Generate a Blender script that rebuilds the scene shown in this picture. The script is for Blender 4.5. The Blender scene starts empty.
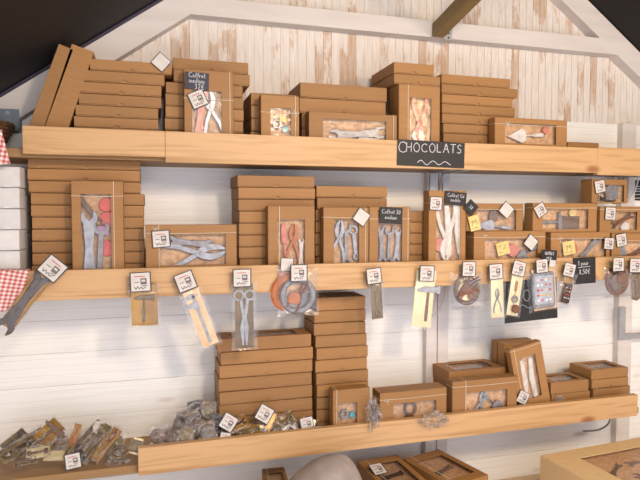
import bpy, math, random
from mathutils import Matrix, Vector, noise
random.seed(7)
SC = bpy.context.scene
COL = SC.collection
PI = math.pi
R = math.radians

# ---------------------------------------------------------------- camera
FPX = 580.0; YAW = R(16.33); PITCH = R(2.47); CAM = Vector((0, -2.0, 1.62))
cd = bpy.data.cameras.new('camera'); cam = bpy.data.objects.new('camera', cd); COL.objects.link(cam)
cam.location = CAM; cam.rotation_euler = (PI/2-PITCH, 0, -YAW)
cd.sensor_width = 36; cd.lens = 36*FPX/640; cd.clip_start = .02
SC.camera = cam

# ---------------------------------------------------------------- world, lamps, exposure
W = bpy.data.worlds.new('dusk'); SC.world = W; W.use_nodes = True
bg = W.node_tree.nodes['Background']; bg.inputs[0].default_value = (.86, .88, 1.0, 1); bg.inputs[1].default_value = 1.5
def lamp(name, loc, target, energy, size, color):
    l = bpy.data.lights.new(name, 'AREA'); l.energy = energy; l.shape = 'DISK'; l.size = size; l.color = color
    o = bpy.data.objects.new(name, l); COL.objects.link(o); o.location = loc
    o.rotation_euler = (Vector(target)-Vector(loc)).to_track_quat('-Z', 'Y').to_euler()
WARM = (1.0, .80, .58)
lamp('ceiling_spot', (.15, -2.05, 2.22), (-.1, 0, .6), 5, .22, (1.0, .86, .74))
lamp('ceiling_spot', (.80, -2.25, 2.45), (.95, 0, .5), 18, .22, WARM)
lamp('ceiling_spot', (1.75, -2.2, 2.25), (1.95, 0, .6), 11, .22, (1.0, .74, .46))
vs = SC.view_settings
vs.view_transform = 'Standard'; vs.look = 'None'; vs.gamma = 1; vs.use_curve_mapping = False; vs.exposure = .42

# ---------------------------------------------------------------- pixel helpers
_ca, _sa, _ct, _st = math.cos(YAW), math.sin(YAW), math.cos(PITCH), math.sin(PITCH)
_F = Vector((_sa*_ct, _ca*_ct, -_st)); _R = Vector((_ca, -_sa, 0)); _U = Vector((_sa*_st, _ca*_st, _ct))
def ray(px, py): return _F + _R*((px-320)/FPX) + _U*((240-py)/FPX)
def at(px, py, Y):
    d = ray(px, py); t = (Y-CAM.y)/d.y
    return CAM + d*t
def atz(px, py, Z):
    d = ray(px, py); return CAM + d*((Z-CAM.z)/d.z)

# ---------------------------------------------------------------- materials
MATS = {}
def _nt(name):
    m = bpy.data.materials.new(name); m.use_nodes = True; nt = m.node_tree; nt.nodes.clear(); return m, nt
def N(nt, t, **kw):
    n = nt.nodes.new(t)
    for k, v in kw.items():
        if k.startswith('i_'): n.inputs[int(k[2:])].default_value = v
        elif k in ('inp',):
            for a, b in v.items(): n.inputs[a].default_value = b
        else: setattr(n, k, v)
    return n
def ramp(nt, stops):
    r = nt.nodes.new('ShaderNodeValToRGB'); e = r.color_ramp.elements
    while len(e) < len(stops): e.new(.5)
    for k, (p, c) in enumerate(stops): e[k].position = p; e[k].color = (*c, 1)
    return r
def mapped(nt, scale, coord='Object'):
    tc = nt.nodes.new('ShaderNodeTexCoord'); mp = nt.nodes.new('ShaderNodeMapping')
    mp.inputs['Scale'].default_value = scale; nt.links.new(tc.outputs[coord], mp.inputs[0]); return mp.outputs[0]
def plain(name, c1, c2=None, rough=.6, metal=0, scale=(40, 40, 40), bump=0.0, rnd=0.0, stops=None, detail=4, coat=0.0, coord='Object', mult=None):
    m, nt = _nt(name); L = nt.links.new
    out = N(nt, 'ShaderNodeOutputMaterial'); b = N(nt, 'ShaderNodeBsdfPrincipled')
    b.inputs['Roughness'].default_value = rough; b.inputs['Metallic'].default_value = metal
    b.inputs['Coat Weight'].default_value = coat
    L(b.outputs[0], out.inputs[0])
    c2 = c2 or tuple(x*.85 for x in c1)
    nz = N(nt, 'ShaderNodeTexNoise'); nz.inputs['Scale'].default_value = 1; nz.inputs['Detail'].default_value = detail
    L(mapped(nt, scale, coord), nz.inputs['Vector'])
    rp = ramp(nt, stops or [(.35, c2), (.65, c1)]); L(nz.outputs[0], rp.inputs[0]); col = rp.outputs[0]
    if rnd:
        oi = N(nt, 'ShaderNodeObjectInfo'); hs = N(nt, 'ShaderNodeHueSaturation'); mr = N(nt, 'ShaderNodeMapRange')
        mr.inputs[3].default_value = 1-rnd; mr.inputs[4].default_value = 1+rnd
        L(oi.outputs['Random'], mr.inputs[0]); L(mr.outputs[0], hs.inputs['Value']); L(col, hs.inputs['Color']); col = hs.outputs[0]
    L(col, b.inputs['Base Color'])
    if bump:
        bp = N(nt, 'ShaderNodeBump'); bp.inputs['Strength'].default_value = bump; bp.inputs['Distance'].default_value = .002
        L(nz.outputs[0], bp.inputs['Height']); L(bp.outputs[0], b.inputs['Normal'])
    MATS[name] = m; return m

plain('kraft', (.355, .176, .056), (.315, .153, .048), rough=.62, scale=(9, 9, 200), rnd=.10)
plain('kraft_inside', (.20, .10, .04), rough=.8)
plain('white_card', (.72, .70, .68), (.66, .64, .62), rough=.6, rnd=.05)
plain('string', (.80, .74, .60), rough=.7)
plain('black_card', (.03, .026, .040), rough=.5)
plain('slate', (.014, .011, .011), (.008, .006, .006), rough=.55, scale=(30, 30, 30))
plain('slate_blue', (.022, .024, .05), (.014, .015, .03), rough=.55)
plain('chalk', (.82, .82, .84), (.55, .55, .58), rough=.9, scale=(300, 300, 300))
plain('cream_paper', (.66, .62, .57), rough=.6)
plain('grey_print', (.16, .13, .14), rough=.6)
plain('red_print', (.55, .16, .16), rough=.6)
plain('choc_milk', (.20, .075, .03), (.13, .045, .02), rough=.38, bump=.1)
plain('choc_orange', (.50, .17, .05), (.36, .11, .03), rough=.38)
plain('choc_dark', (.055, .028, .02), (.035, .018, .013), rough=.35)
plain('choc_steel', (.30, .29, .30), (.20, .18, .18), rough=.38, metal=.35, scale=(60, 60, 60))
plain('choc_silver', (.42, .42, .45), (.27, .265, .28), rough=.32, metal=.3, scale=(50, 50, 50))
plain('choc_white', (.72, .68, .62), (.55, .48, .42), rough=.45)
plain('choc_gun', (.11, .09, .085), (.065, .05, .047), rough=.45)
plain('choc_rust', (.20, .11, .06), (.12, .09, .08), rough=.5, scale=(80, 80, 80))
plain('choc_olive', (.22, .16, .07), (.12, .09, .05), rough=.45, scale=(60, 60, 60))
plain('choc_pink', (.62, .22, .15), (.50, .14, .10), rough=.4)
plain('gold_card', (.46, .24, .04), (.22, .10, .02), rough=.3, metal=.3, scale=(15, 15, 15), bump=.3)
plain('pale_gold', (.85, .72, .42), (.72, .58, .30), rough=.3, metal=.3, scale=(15, 15, 15), bump=.2)
plain('olive_card', (.21, .13, .04), (.10, .06, .02), rough=.35, metal=.1, scale=(20, 20, 20), bump=.3)
plain('peach_card', (.80, .56, .32), (.68, .42, .22), rough=.35, metal=.2)
plain('yellow_paper', (.78, .62, .25), (.66, .48, .16), rough=.6)
plain('screen_grey', (.42, .46, .52), (.30, .33, .40), rough=.3, scale=(20, 20, 20))
plain('icon_white', (.85, .85, .85), rough=.4)
plain('candy_red', (.60, .10, .07), (.48, .06, .04), rough=.35)
plain('candy_purple', (.42, .20, .34), rough=.4)
plain('candy_yellow', (.75, .45, .06), rough=.4)
plain('candy_teal', (.05, .30, .34), rough=.4)
plain('straw', (.66, .42, .24), (.50, .28, .14), rough=.75, scale=(90, 90, 90), rnd=.12)
plain('candy_pale', (.66, .52, .24), (.55, .38, .16), rough=.6)
plain('metal_grey', (.20, .24, .30), (.15, .18, .23), rough=.5, metal=.3)
plain('zinc', (.45, .45, .46), rough=.45, metal=.6)
plain('cable', (.68, .67, .66), rough=.5)
plain('cable_grey', (.36, .36, .36), rough=.5)
plain('wicker', (.16, .08, .035), (.06, .03, .015), rough=.6, scale=(60, 60, 160), bump=.6)
plain('felt', (.30, .235, .20), (.22, .165, .14), rough=.95, scale=(14, 14, 14), bump=.5, stops=[(.3, (.25, .20, .18)), (.7, (.37, .31, .28))])
plain('roof_black', (.007, .0045, .0045), (.004, .003, .003), rough=.7)
plain('edge_indigo', (.035, .022, .055), rough=.6)
plain('brace_brown', (.27, .175, .06), (.20, .125, .04), rough=.6, scale=(12, 3, 12))
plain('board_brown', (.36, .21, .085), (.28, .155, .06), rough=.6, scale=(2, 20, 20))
plain('floor_plank', (.50, .40, .30), (.42, .33, .24), rough=.6, scale=(3, 20, 20))
plain('counter_wood', (.62, .46, .30), (.52, .38, .24), rough=.5, scale=(3, 25, 25))

def pine(name, light, mid, knot):
    m, nt = _nt(name); L = nt.links.new
    out = N(nt, 'ShaderNodeOutputMaterial'); b = N(nt, 'ShaderNodeBsdfPrincipled'); b.inputs['Roughness'].default_value = .5
    L(b.outputs[0], out.inputs[0])
    v = mapped(nt, (1.3, 6, 26))
    nz = N(nt, 'ShaderNodeTexNoise'); nz.inputs['Scale'].default_value = 1.6; nz.inputs['Detail'].default_value = 5; nz.inputs['Distortion'].default_value = .6
    L(v, nz.inputs['Vector'])
    rp = ramp(nt, [(.32, mid), (.5, light), (.62, tuple(a*.88+b_*.12 for a, b_ in zip(light, mid))), (.75, mid)]); L(nz.outputs[0], rp.inputs[0])
    vo = N(nt, 'ShaderNodeTexVoronoi'); vo.inputs['Scale'].default_value = 1.0
    L(mapped(nt, (3.1, 3.1, 7.0)), vo.inputs['Vector'])
    kr = ramp(nt, [(.05, (1, 1, 1)), (.13, (0, 0, 0))]); L(vo.outputs['Distance'], kr.inputs[0])
    mx = N(nt, 'ShaderNodeMix', data_type='RGBA'); L(kr.outputs[0], mx.inputs[0]); L(rp.outputs[0], mx.inputs[6]); mx.inputs[7].default_value = (*knot, 1)
    L(mx.outputs[2], b.inputs['Base Color']); MATS[name] = m
pine('pine', (.60, .365, .172), (.43, .235, .088), (.34, .14, .05))

def whitewash(name, vertical):
    m, nt = _nt(name); L = nt.links.new
    out = N(nt, 'ShaderNodeOutputMaterial'); b = N(nt, 'ShaderNodeBsdfPrincipled'); b.inputs['Roughness'].default_value = .55
    L(b.outputs[0], out.inputs[0])
    if vertical:
        tc = N(nt, 'ShaderNodeTexCoord'); sp = N(nt, 'ShaderNodeSeparateXYZ'); L(tc.outputs['Object'], sp.inputs[0])
        c0 = N(nt, 'ShaderNodeMath', operation='SUBTRACT'); L(sp.outputs[0], c0.inputs[0]); c0.inputs[1].default_value = -.95
        c1 = N(nt, 'ShaderNodeMath', operation='DIVIDE'); L(c0.outputs[0], c1.inputs[0]); c1.inputs[1].default_value = .031
        c2 = N(nt, 'ShaderNodeMath', operation='FLOOR'); L(c1.outputs[0], c2.inputs[0])
        c3 = N(nt, 'ShaderNodeMath', operation='MULTIPLY'); L(c2.outputs[0], c3.inputs[0]); c3.inputs[1].default_value = .73
        c4 = N(nt, 'ShaderNodeMath', operation='MULTIPLY'); L(sp.outputs[2], c4.inputs[0]); c4.inputs[1].default_value = 2.2
        cb = N(nt, 'ShaderNodeCombineXYZ'); L(c3.outputs[0], cb.inputs[0]); L(c4.outputs[0], cb.inputs[2])
        pl = N(nt, 'ShaderNodeTexNoise'); pl.inputs['Detail'].default_value = 2; pl.inputs['Scale'].default_value = 1; L(cb.outputs[0], pl.inputs['Vector'])
        rag = N(nt, 'ShaderNodeTexNoise'); rag.inputs['Detail'].default_value = 6; rag.inputs['Roughness'].default_value = .7; rag.inputs['Scale'].default_value = 1; L(mapped(nt, (60, 1, 16)), rag.inputs['Vector'])
        big = N(nt, 'ShaderNodeMath', operation='MULTIPLY_ADD'); L(rag.outputs[0], big.inputs[0]); big.inputs[1].default_value = .42; L(pl.outputs[0], big.inputs[2])
        fine = N(nt, 'ShaderNodeTexNoise'); fine.inputs['Detail'].default_value = 5; fine.inputs['Scale'].default_value = 1
        L(mapped(nt, (120, 1, 14)), fine.inputs['Vector'])
        r1 = ramp(nt, [(.755, (0, 0, 0)), (.81, (1, 1, 1))]); L(big.outputs[0], r1.inputs[0])
        r2 = ramp(nt, [(.36, (.45, .45, .45)), (.60, (1, 1, 1))]); L(fine.outputs[0], r2.inputs[0])
        mu = N(nt, 'ShaderNodeMath', operation='MULTIPLY'); L(r1.outputs[0], mu.inputs[0]); L(r2.outputs[0], mu.inputs[1])
        mu2 = N(nt, 'ShaderNodeMath', operation='MULTIPLY'); L(mu.outputs[0], mu2.inputs[0]); mu2.inputs[1].default_value = .85
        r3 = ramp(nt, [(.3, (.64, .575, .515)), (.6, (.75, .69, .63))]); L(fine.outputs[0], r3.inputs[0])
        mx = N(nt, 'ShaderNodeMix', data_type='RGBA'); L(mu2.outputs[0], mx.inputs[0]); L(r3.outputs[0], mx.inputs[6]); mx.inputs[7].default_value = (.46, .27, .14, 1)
    else:
        fine = N(nt, 'ShaderNodeTexNoise'); fine.inputs['Detail'].default_value = 6; fine.inputs['Scale'].default_value = 1; fine.inputs['Roughness'].default_value = .65
        L(mapped(nt, (5, 1, 170)), fine.inputs['Vector'])
        r3 = ramp(nt, [(.28, (.79, .77, .72)), (.5, (.86, .845, .81)), (.7, (.90, .89, .86))]); L(fine.outputs[0], r3.inputs[0])
        vo = N(nt, 'ShaderNodeTexVoronoi'); vo.inputs['Scale'].default_value = 1; L(mapped(nt, (2.4, 0, 8.0)), vo.inputs['Vector'])
        kr = ramp(nt, [(.05, (.75, .75, .75)), (.13, (0, 0, 0))]); L(vo.outputs['Distance'], kr.inputs[0])
        mx = N(nt, 'ShaderNodeMix', data_type='RGBA'); L(kr.outputs[0], mx.inputs[0]); L(r3.outputs[0], mx.inputs[6]); mx.inputs[7].default_value = (.45, .30, .20, 1)
    col = mx.outputs[2]
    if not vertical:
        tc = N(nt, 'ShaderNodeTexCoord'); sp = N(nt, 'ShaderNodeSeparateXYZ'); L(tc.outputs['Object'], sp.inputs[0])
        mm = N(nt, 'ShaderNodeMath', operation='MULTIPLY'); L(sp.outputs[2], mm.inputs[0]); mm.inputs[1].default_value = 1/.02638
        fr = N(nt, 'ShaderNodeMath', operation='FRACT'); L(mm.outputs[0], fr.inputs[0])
        gr = ramp(nt, [(.0, (.90, .89, .90)), (.06, (1, 1, 1)), (.94, (1, 1, 1)), (1, (.90, .89, .90))]); L(fr.outputs[0], gr.inputs[0])  # shade of the bead grooves, put into the wall colour as thin darker lines
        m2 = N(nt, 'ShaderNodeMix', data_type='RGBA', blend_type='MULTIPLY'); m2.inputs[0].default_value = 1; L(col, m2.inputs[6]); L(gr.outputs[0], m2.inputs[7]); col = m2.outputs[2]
    L(col, b.inputs['Base Color']); MATS[name] = m
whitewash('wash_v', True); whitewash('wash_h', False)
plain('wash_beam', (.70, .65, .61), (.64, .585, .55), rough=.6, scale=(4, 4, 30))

def film(name, lo, hi, bump, rough=.08, tint=(1, 1, 1), dist=.004, scale=45):
    m, nt = _nt(name); L = nt.links.new
    out = N(nt, 'ShaderNodeOutputMaterial'); tr = N(nt, 'ShaderNodeBsdfTransparent'); gl = N(nt, 'ShaderNodeBsdfGlossy')
    tr.inputs[0].default_value = (*tint, 1); gl.inputs['Roughness'].default_value = rough
    mix = N(nt, 'ShaderNodeMixShader'); lw = N(nt, 'ShaderNodeLayerWeight'); lw.inputs[0].default_value = .35
    mr = N(nt, 'ShaderNodeMapRange'); mr.inputs[3].default_value = lo; mr.inputs[4].default_value = hi
    nz = N(nt, 'ShaderNodeTexNoise'); nz.inputs['Scale'].default_value = scale; nz.inputs['Detail'].default_value = 3; nz.inputs['Distortion'].default_value = 1.0
    tc = N(nt, 'ShaderNodeTexCoord'); L(tc.outputs['Object'], nz.inputs['Vector'])
    bp = N(nt, 'ShaderNodeBump'); bp.inputs['Strength'].default_value = bump; bp.inputs['Distance'].default_value = dist
    L(nz.outputs[0], bp.inputs['Height']); L(bp.outputs[0], gl.inputs['Normal']); L(bp.outputs[0], lw.inputs['Normal'])
    L(lw.outputs['Facing'], mr.inputs[0]); L(mr.outputs[0], mix.inputs[0]); L(tr.outputs[0], mix.inputs[1]); L(gl.outputs[0], mix.inputs[2])
    L(mix.outputs[0], out.inputs[0]); MATS[name] = m
film('box_film', .03, .28, .2, rough=.24)
film('cello', .05, .40, .9, rough=.13)
film('crinkle', .12, .75, 1.0, rough=.30, scale=110)
film('cello_thick', .07, .42, 1.0, rough=.16, scale=70)

def gingham():
    m, nt = _nt('gingham'); L = nt.links.new
    out = N(nt, 'ShaderNodeOutputMaterial'); b = N(nt, 'ShaderNodeBsdfPrincipled'); b.inputs['Roughness'].default_value = .85
    L(b.outputs[0], out.inputs[0])
    tc = N(nt, 'ShaderNodeTexCoord'); sp = N(nt, 'ShaderNodeSeparateXYZ'); L(tc.outputs['UV'], sp.inputs[0])
    outs = []
    for k in (0, 1):
        mu = N(nt, 'ShaderNodeMath', operation='MULTIPLY'); L(sp.outputs[k], mu.inputs[0]); mu.inputs[1].default_value = 1/.0135
        fr = N(nt, 'ShaderNodeMath', operation='FRACT'); L(mu.outputs[0], fr.inputs[0])
        gt = N(nt, 'ShaderNodeMath', operation='GREATER_THAN'); L(fr.outputs[0], gt.inputs[0]); gt.inputs[1].default_value = .5
        outs.append(gt.outputs[0])
    ad = N(nt, 'ShaderNodeMath', operation='ADD'); L(outs[0], ad.inputs[0]); L(outs[1], ad.inputs[1])
    hf = N(nt, 'ShaderNodeMath', operation='MULTIPLY'); L(ad.outputs[0], hf.inputs[0]); hf.inputs[1].default_value = .5
    rp = ramp(nt, [(0, (.78, .72, .68)), (.5, (.68, .34, .31)), (1, (.50, .08, .08))]); L(hf.outputs[0], rp.inputs[0])
    L(rp.outputs[0], b.inputs['Base Color']); MATS['gingham'] = m
gingham()

# ---------------------------------------------------------------- mesh builder
class MB:
    def __init__(s): s.v = []; s.f = []; s.m = []; s.uv = None
    def add(s, vs_, fs, mi=0):
        b = len(s.v); s.v += [tuple(p) for p in vs_]
        for f in fs: s.f.append(tuple(b+i for i in f)); s.m.append(mi)
        return s
    def box(s, x0, x1, y0, y1, z0, z1, mi=0):
        return s.add([(x0, y0, z0), (x1, y0, z0), (x1, y1, z0), (x0, y1, z0), (x0, y0, z1), (x1, y0, z1), (x1, y1, z1), (x0, y1, z1)],
                     [(0, 3, 2, 1), (4, 5, 6, 7), (0, 1, 5, 4), (1, 2, 6, 5), (2, 3, 7, 6), (3, 0, 4, 7)], mi)
    def prism(s, pts, y0, y1, mi=0, inset=0.0):
        """outline in XZ, extruded from y0 (front) to y1; an inset front edge rounds it"""
        n = len(pts); area = sum(pts[i][0]*pts[(i+1) % n][1]-pts[(i+1) % n][0]*pts[i][1] for i in range(n))
        if area < 0: pts = pts[::-1]
        rings = []
        if inset:
            q = []
            for i in range(n):
                a, b, c = Vector(pts[i-1]), Vector(pts[i]), Vector(pts[(i+1) % n])
                d1 = (b-a); d2 = (c-b)
                n1 = Vector((-d1.y, d1.x)).normalized() if d1.length else Vector((0, 0)); n2 = Vector((-d2.y, d2.x)).normalized() if d2.length else n1
                nn = (n1+n2); nn = nn.normalized() if nn.length > 1e-6 else n1
                p = b+nn*inset; q.append((p.x, p.y))
            rings = [(q, y0), (pts, y0+inset), (pts, y1)]
        else: rings = [(pts, y0), (pts, y1)]
        V = []; F = []
        for r, y in rings: V += [(p[0], y, p[1]) for p in r]
        F.append(tuple(range(n))); k = len(rings)-1
        F.append(tuple(k*n+i for i in reversed(range(n))))
        for j in range(k):
            for i in range(n):
                F.append((j*n+i, (j+1)*n+i, (j+1)*n+(i+1) % n, j*n+(i+1) % n))
        return s.add(V, F, mi)
    def ring(s, cx, cz, ro, ri, y0, y1, n=28, a0=0, a1=360, mi=0):
        full = abs(a1-a0) >= 360; seg = n if full else n+1
        V = []
        for i in range(seg):
            a = R(a0+(a1-a0)*i/n); c, d = math.cos(a), math.sin(a); b = (ro-ri)*.22
            for r, y in ((ro, y1), (ro, y0+b), (ro-b, y0), (ri+b, y0), (ri, y0+b), (ri, y1)): V.append((cx+r*c, y, cz+r*d))
        F = []
        for i in range(n):
            j = (i+1) % seg
            for k in range(6): F.append((i*6+k, i*6+(k+1) % 6, j*6+(k+1) % 6, j*6+k))
        if not full: F += [tuple(range(6)), tuple((seg-1)*6+k for k in reversed(range(6)))]
        return s.add(V, F, mi)
    def tube(s, pts, r, n=6, mi=0, cap=True):
        pts = [Vector(p) for p in pts]; V = []; F = []
        rr = r if isinstance(r, (list, tuple)) else [r]*len(pts)
        up = Vector((0, 0, 1))
        for i, p in enumerate(pts):
            t = (pts[min(i+1, len(pts)-1)]-pts[max(i-1, 0)]).normalized()
            a = t.cross(up)
            if a.length < .1: a = t.cross(Vector((1, 0, 0)))
            a.normalize(); b = t.cross(a)
            for k in range(n):
                th = 2*PI*k/n; V.append(p+a*math.cos(th)*rr[i]+b*math.sin(th)*rr[i])
        for i in range(len(pts)-1):
            for k in range(n): F.append((i*n+k, i*n+(k+1) % n, (i+1)*n+(k+1) % n, (i+1)*n+k))
        if cap: F += [tuple(reversed(range(n))), tuple((len(pts)-1)*n+k for k in range(n))]
        return s.add(V, F, mi)
    def grid(s, fn, nu, nv, mi=0):
        V = [fn(u/nu, v/nv) for v in range(nv+1) for u in range(nu+1)]
        F = [(v*(nu+1)+u, v*(nu+1)+u+1, (v+1)*(nu+1)+u+1, (v+1)*(nu+1)+u) for v in range(nv) for u in range(nu)]
        return s.add(V, F, mi)
    def strokes(s, lines, w, y, mi=0):
        """flat chalk ribbons in XZ at depth y"""
        for ln in lines:
            for (x0, z0), (x1, z1) in zip(ln, ln[1:]):
                d = Vector((x1-x0, z1-z0))
                if d.length < 1e-6: continue
                d.normalize(); nx, nz = -d.y*w/2, d.x*w/2; ex, ez = d.x*w*.3, d.y*w*.3
                s.prism([(x0-nx-ex, z0-nz-ez), (x1-nx+ex, z1-nz+ez), (x1+nx+ex, z1+nz+ez), (x0+nx-ex, z0+nz-ez)], y-.0004, y, mi)
        return s
    def build(s, name, mats, parent=None, mat4=None, bevel=0, smooth=False, sub=0):
        me = bpy.data.meshes.new(name); me.from_pydata(s.v, [], s.f)
        if not isinstance(mats, (list, tuple)): mats = [mats]
        for m in mats: me.materials.append(MATS[m])
        for p, mi in zip(me.polygons, s.m): p.material_index = mi; p.use_smooth = smooth
        if s.uv:
            ul = me.uv_layers.new(name='uv')
            for lp in me.loops: ul.data[lp.index].uv = s.uv[lp.vertex_index]
        me.update()
        o = bpy.data.objects.new(name, me); COL.objects.link(o)
        if parent: o.parent = parent
        if mat4 is not None: o.matrix_basis = mat4
        if bevel:
            b = o.modifiers.new('bevel', 'BEVEL'); b.width = bevel; b.segments = 2; b.limit_method = 'ANGLE'
        if sub:
            b = o.modifiers.new('sub', 'SUBSURF'); b.levels = sub; b.render_levels = sub
        return o

def T(x, y, z): return Matrix.Translation((x, y, z))
def RY(a): return Matrix.Rotation(R(a), 4, 'Y')
def RX(a): return Matrix.Rotation(R(a), 4, 'X')
def RZ(a): return Matrix.Rotation(R(a), 4, 'Z')
def empty(name, mat4):
    o = bpy.data.objects.new(name, None); COL.objects.link(o); o.matrix_basis = mat4; o.empty_display_size = .05; return o
def tag(o, label, cat, group=None, kind=None):
    o['label'] = label; o['category'] = cat
    if group: o['group'] = group
    if kind: o['kind'] = kind
    return o
def struct(o, label=None):
    o['kind'] = 'structure'
    if label: o['label'] = label
    return o
ORD = ['topmost', 'second from top', 'third from top', 'fourth from top', 'fifth from top', 'sixth from top', 'seventh from top',
       'eighth from top', 'ninth from top', 'tenth from top', 'eleventh from top', 'twelfth from top']

# ================================================================ SETTING
X0, X1 = -.95, 2.90           # side walls of the hut
SL = .705; RX_, RZ_ = .984, 2.975  # roof slope, ridge
def roofz(x): return RZ_ - SL*abs(x-RX_)
# lower wall: horizontal whitewashed boards
b = MB(); b.box(X0, X1, .0045, .04, 0, 2.0); z = .02
while z < 1.99:
    z1 = min(z+.1045, 2.0); b.box(X0, X1, 0, .016, z, z1-.0022); z += .1055
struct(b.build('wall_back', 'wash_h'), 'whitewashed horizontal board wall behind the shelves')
# upper gable: narrow vertical boards
b = MB(); x = X0
while x < X1:
    xa, xb = x, min(x+.0293, X1)
    za, zb = roofz(xa), roofz(xb)
    if min(za, zb) > 2.02:
        b.add([(xa, .004, 2.0), (xb, .004, 2.0), (xb, .02, 2.0), (xa, .02, 2.0), (xa, .004, za), (xb, .004, zb), (xb, .02, zb), (xa, .02, za)],
              [(0, 3, 2, 1), (4, 5, 6, 7), (0, 1, 5, 4), (1, 2, 6, 5), (2, 3, 7, 6), (3, 0, 4, 7)])
    x += .031
b.add([(X0, .0062, 1.6), (X1, .0062, 1.6), (X1, .0062, roofz(X1)), (RX_, .0062, RZ_), (X0, .0062, roofz(X0))], [(0, 1, 2, 3, 4)])
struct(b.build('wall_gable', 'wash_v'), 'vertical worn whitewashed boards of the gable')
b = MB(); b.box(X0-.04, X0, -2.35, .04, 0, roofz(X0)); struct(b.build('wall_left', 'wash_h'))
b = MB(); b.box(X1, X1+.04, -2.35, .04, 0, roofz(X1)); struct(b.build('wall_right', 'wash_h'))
b = MB(); b.box(X0, X1, -2.35, .04, -.04, 0); struct(b.build('floor', 'floor_plank'))
b = MB()
for sx in (-1, 1):
    xe = X0-.1 if sx < 0 else X1+.1
    b.add([(RX_, -2.35, RZ_), (RX_, .04, RZ_), (xe, .04, roofz(xe)), (xe, -2.35, roofz(xe)),
           (RX_, -2.35, RZ_+.05), (RX_, .04, RZ_+.05), (xe, .04, roofz(xe)+.05), (xe, -2.35, roofz(xe)+.05)],
          [(0, 1, 2, 3), (7, 6, 5, 4), (0, 4, 5, 1), (2, 6, 7, 3), (1, 5, 6, 2), (0, 3, 7, 4)])
struct(b.build('ceiling', 'roof_black'), 'black underside of the pitched roof')
# white rafters against the gable, tie beam, studs, indigo edge strip
def rafter(sx, w=.085, d=.045):
    b = MB(); xe = -.93 if sx < 0 else 2.88
    o = w/math.cos(math.atan(SL))
    b.add([(RX_, -d, RZ_-.004), (xe, -d, roofz(xe)-.004), (xe, -d, roofz(xe)-o), (RX_, -d, RZ_-o),
           (RX_, .004, RZ_-.004), (xe, .004, roofz(xe)-.004), (xe, .004, roofz(xe)-o), (RX_, .004, RZ_-o)],
          [(0, 1, 2, 3), (7, 6, 5, 4), (0, 4, 5, 1), (2, 6, 7, 3), (1, 5, 6, 2), (3, 7, 4, 0)])
    return b
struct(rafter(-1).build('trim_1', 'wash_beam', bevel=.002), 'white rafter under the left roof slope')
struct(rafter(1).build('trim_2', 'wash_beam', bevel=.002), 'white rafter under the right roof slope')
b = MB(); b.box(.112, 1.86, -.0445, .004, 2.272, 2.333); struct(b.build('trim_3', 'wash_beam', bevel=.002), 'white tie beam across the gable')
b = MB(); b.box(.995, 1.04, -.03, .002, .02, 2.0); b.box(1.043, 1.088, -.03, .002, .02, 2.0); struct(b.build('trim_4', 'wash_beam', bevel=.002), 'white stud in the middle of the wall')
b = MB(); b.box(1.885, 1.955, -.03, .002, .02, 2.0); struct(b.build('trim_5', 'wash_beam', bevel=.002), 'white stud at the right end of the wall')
b = MB()
xe = -.93
b.add([(RX_, -.058, RZ_-.002), (xe, -.058, roofz(xe)-.002), (xe, -.058, roofz(xe)-.010), (RX_, -.058, RZ_-.010),
       (RX_, -.047, RZ_-.002), (xe, -.047, roofz(xe)-.002), (xe, -.047, roofz(xe)-.010), (RX_, -.047, RZ_-.010)],
      [(0, 1, 2, 3), (7, 6, 5, 4), (0, 4, 5, 1), (2, 6, 7, 3), (1, 5, 6, 2), (3, 7, 4, 0)])
struct(b.build('trim_6', 'edge_indigo'), 'dark indigo strip along the left roof edge')

# dark brown diagonal brace rising towards the viewer, with its zinc bracket
bx = at(439, 30, -.06); X_ = bx.x
d = ray(470, -2); t = (X_-CAM.x)/d.x; top = CAM+d*t
dirv = (top-Vector((X_, -.055, bx.z))).normalized(); start = Vector((X_, -.052, bx.z))
rt = empty('roof_brace', T(*start)); tag(rt, 'dark brown wooden brace rising from the white tie beam', 'beam')
side = Vector((1, 0, 0)); upv = side.cross(dirv).normalized()
if upv.z < 0: upv = -upv
b = MB(); Lb = .75; V = []
for s_ in (0, Lb):
    for a, c in ((-.022, -.024), (.022, -.024), (.022, .024), (-.022, .024)):
        p = dirv*s_+side*a+upv*c
        if s_ == 0: p = p-dirv*(p.y/dirv.y)
        V.append(p)
b.add(V, [(3, 2, 1, 0), (4, 5, 6, 7), (0, 1, 5, 4), (1, 2, 6, 5), (2, 3, 7, 6), (3, 0, 4, 7)])
b.build('timber', 'brace_brown', rt, bevel=.002)
b = MB(); b.box(.024, .058, 0, .003, -.030, .018); b.box(.0225, .0255, -.030, .003, -.020, .018)
for q in (-.022, -.006, .010): b.box(.040, .047, -.0012, 0, q-.0035, q+.0035, 1)
b.build('bracket', ['zinc', 'black_card'], rt)

# ================================================================ SHELVES
YR = -.25                                  # front face of the rails
ZT, ZM, ZB = 1.803, 1.405, .880            # top faces of the shelf boards
def shelf(label, zboard, rails, xr0, xr1, xr):
    rt = empty('wall_shelf', T(.8, -.12, zboard)); tag(rt, label, 'shelf', 'pine wall shelves')
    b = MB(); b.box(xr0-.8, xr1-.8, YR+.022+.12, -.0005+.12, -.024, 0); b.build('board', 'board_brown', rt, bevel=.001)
    for (xa, xb, z0, z1) in rails:
        b = MB(); b.box(xa-.8, xb-.8, YR+.12, YR+.0215+.12, z0-zboard, z1-zboard); b.build('front_rail', 'pine', rt, bevel=.0015)
    for xx in xr:
        b = MB(); b.box(xx-.8-.013, xx-.8+.013, .082, .085, -.115, -.0245); b.box(xx-.8-.013, xx-.8+.013, -.06, .085, -.028, -.0245)
        b.build('bracket', 'zinc', rt)
xs = at(165, 131, YR).x; xs2 = at(598, 150, YR).x
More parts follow.
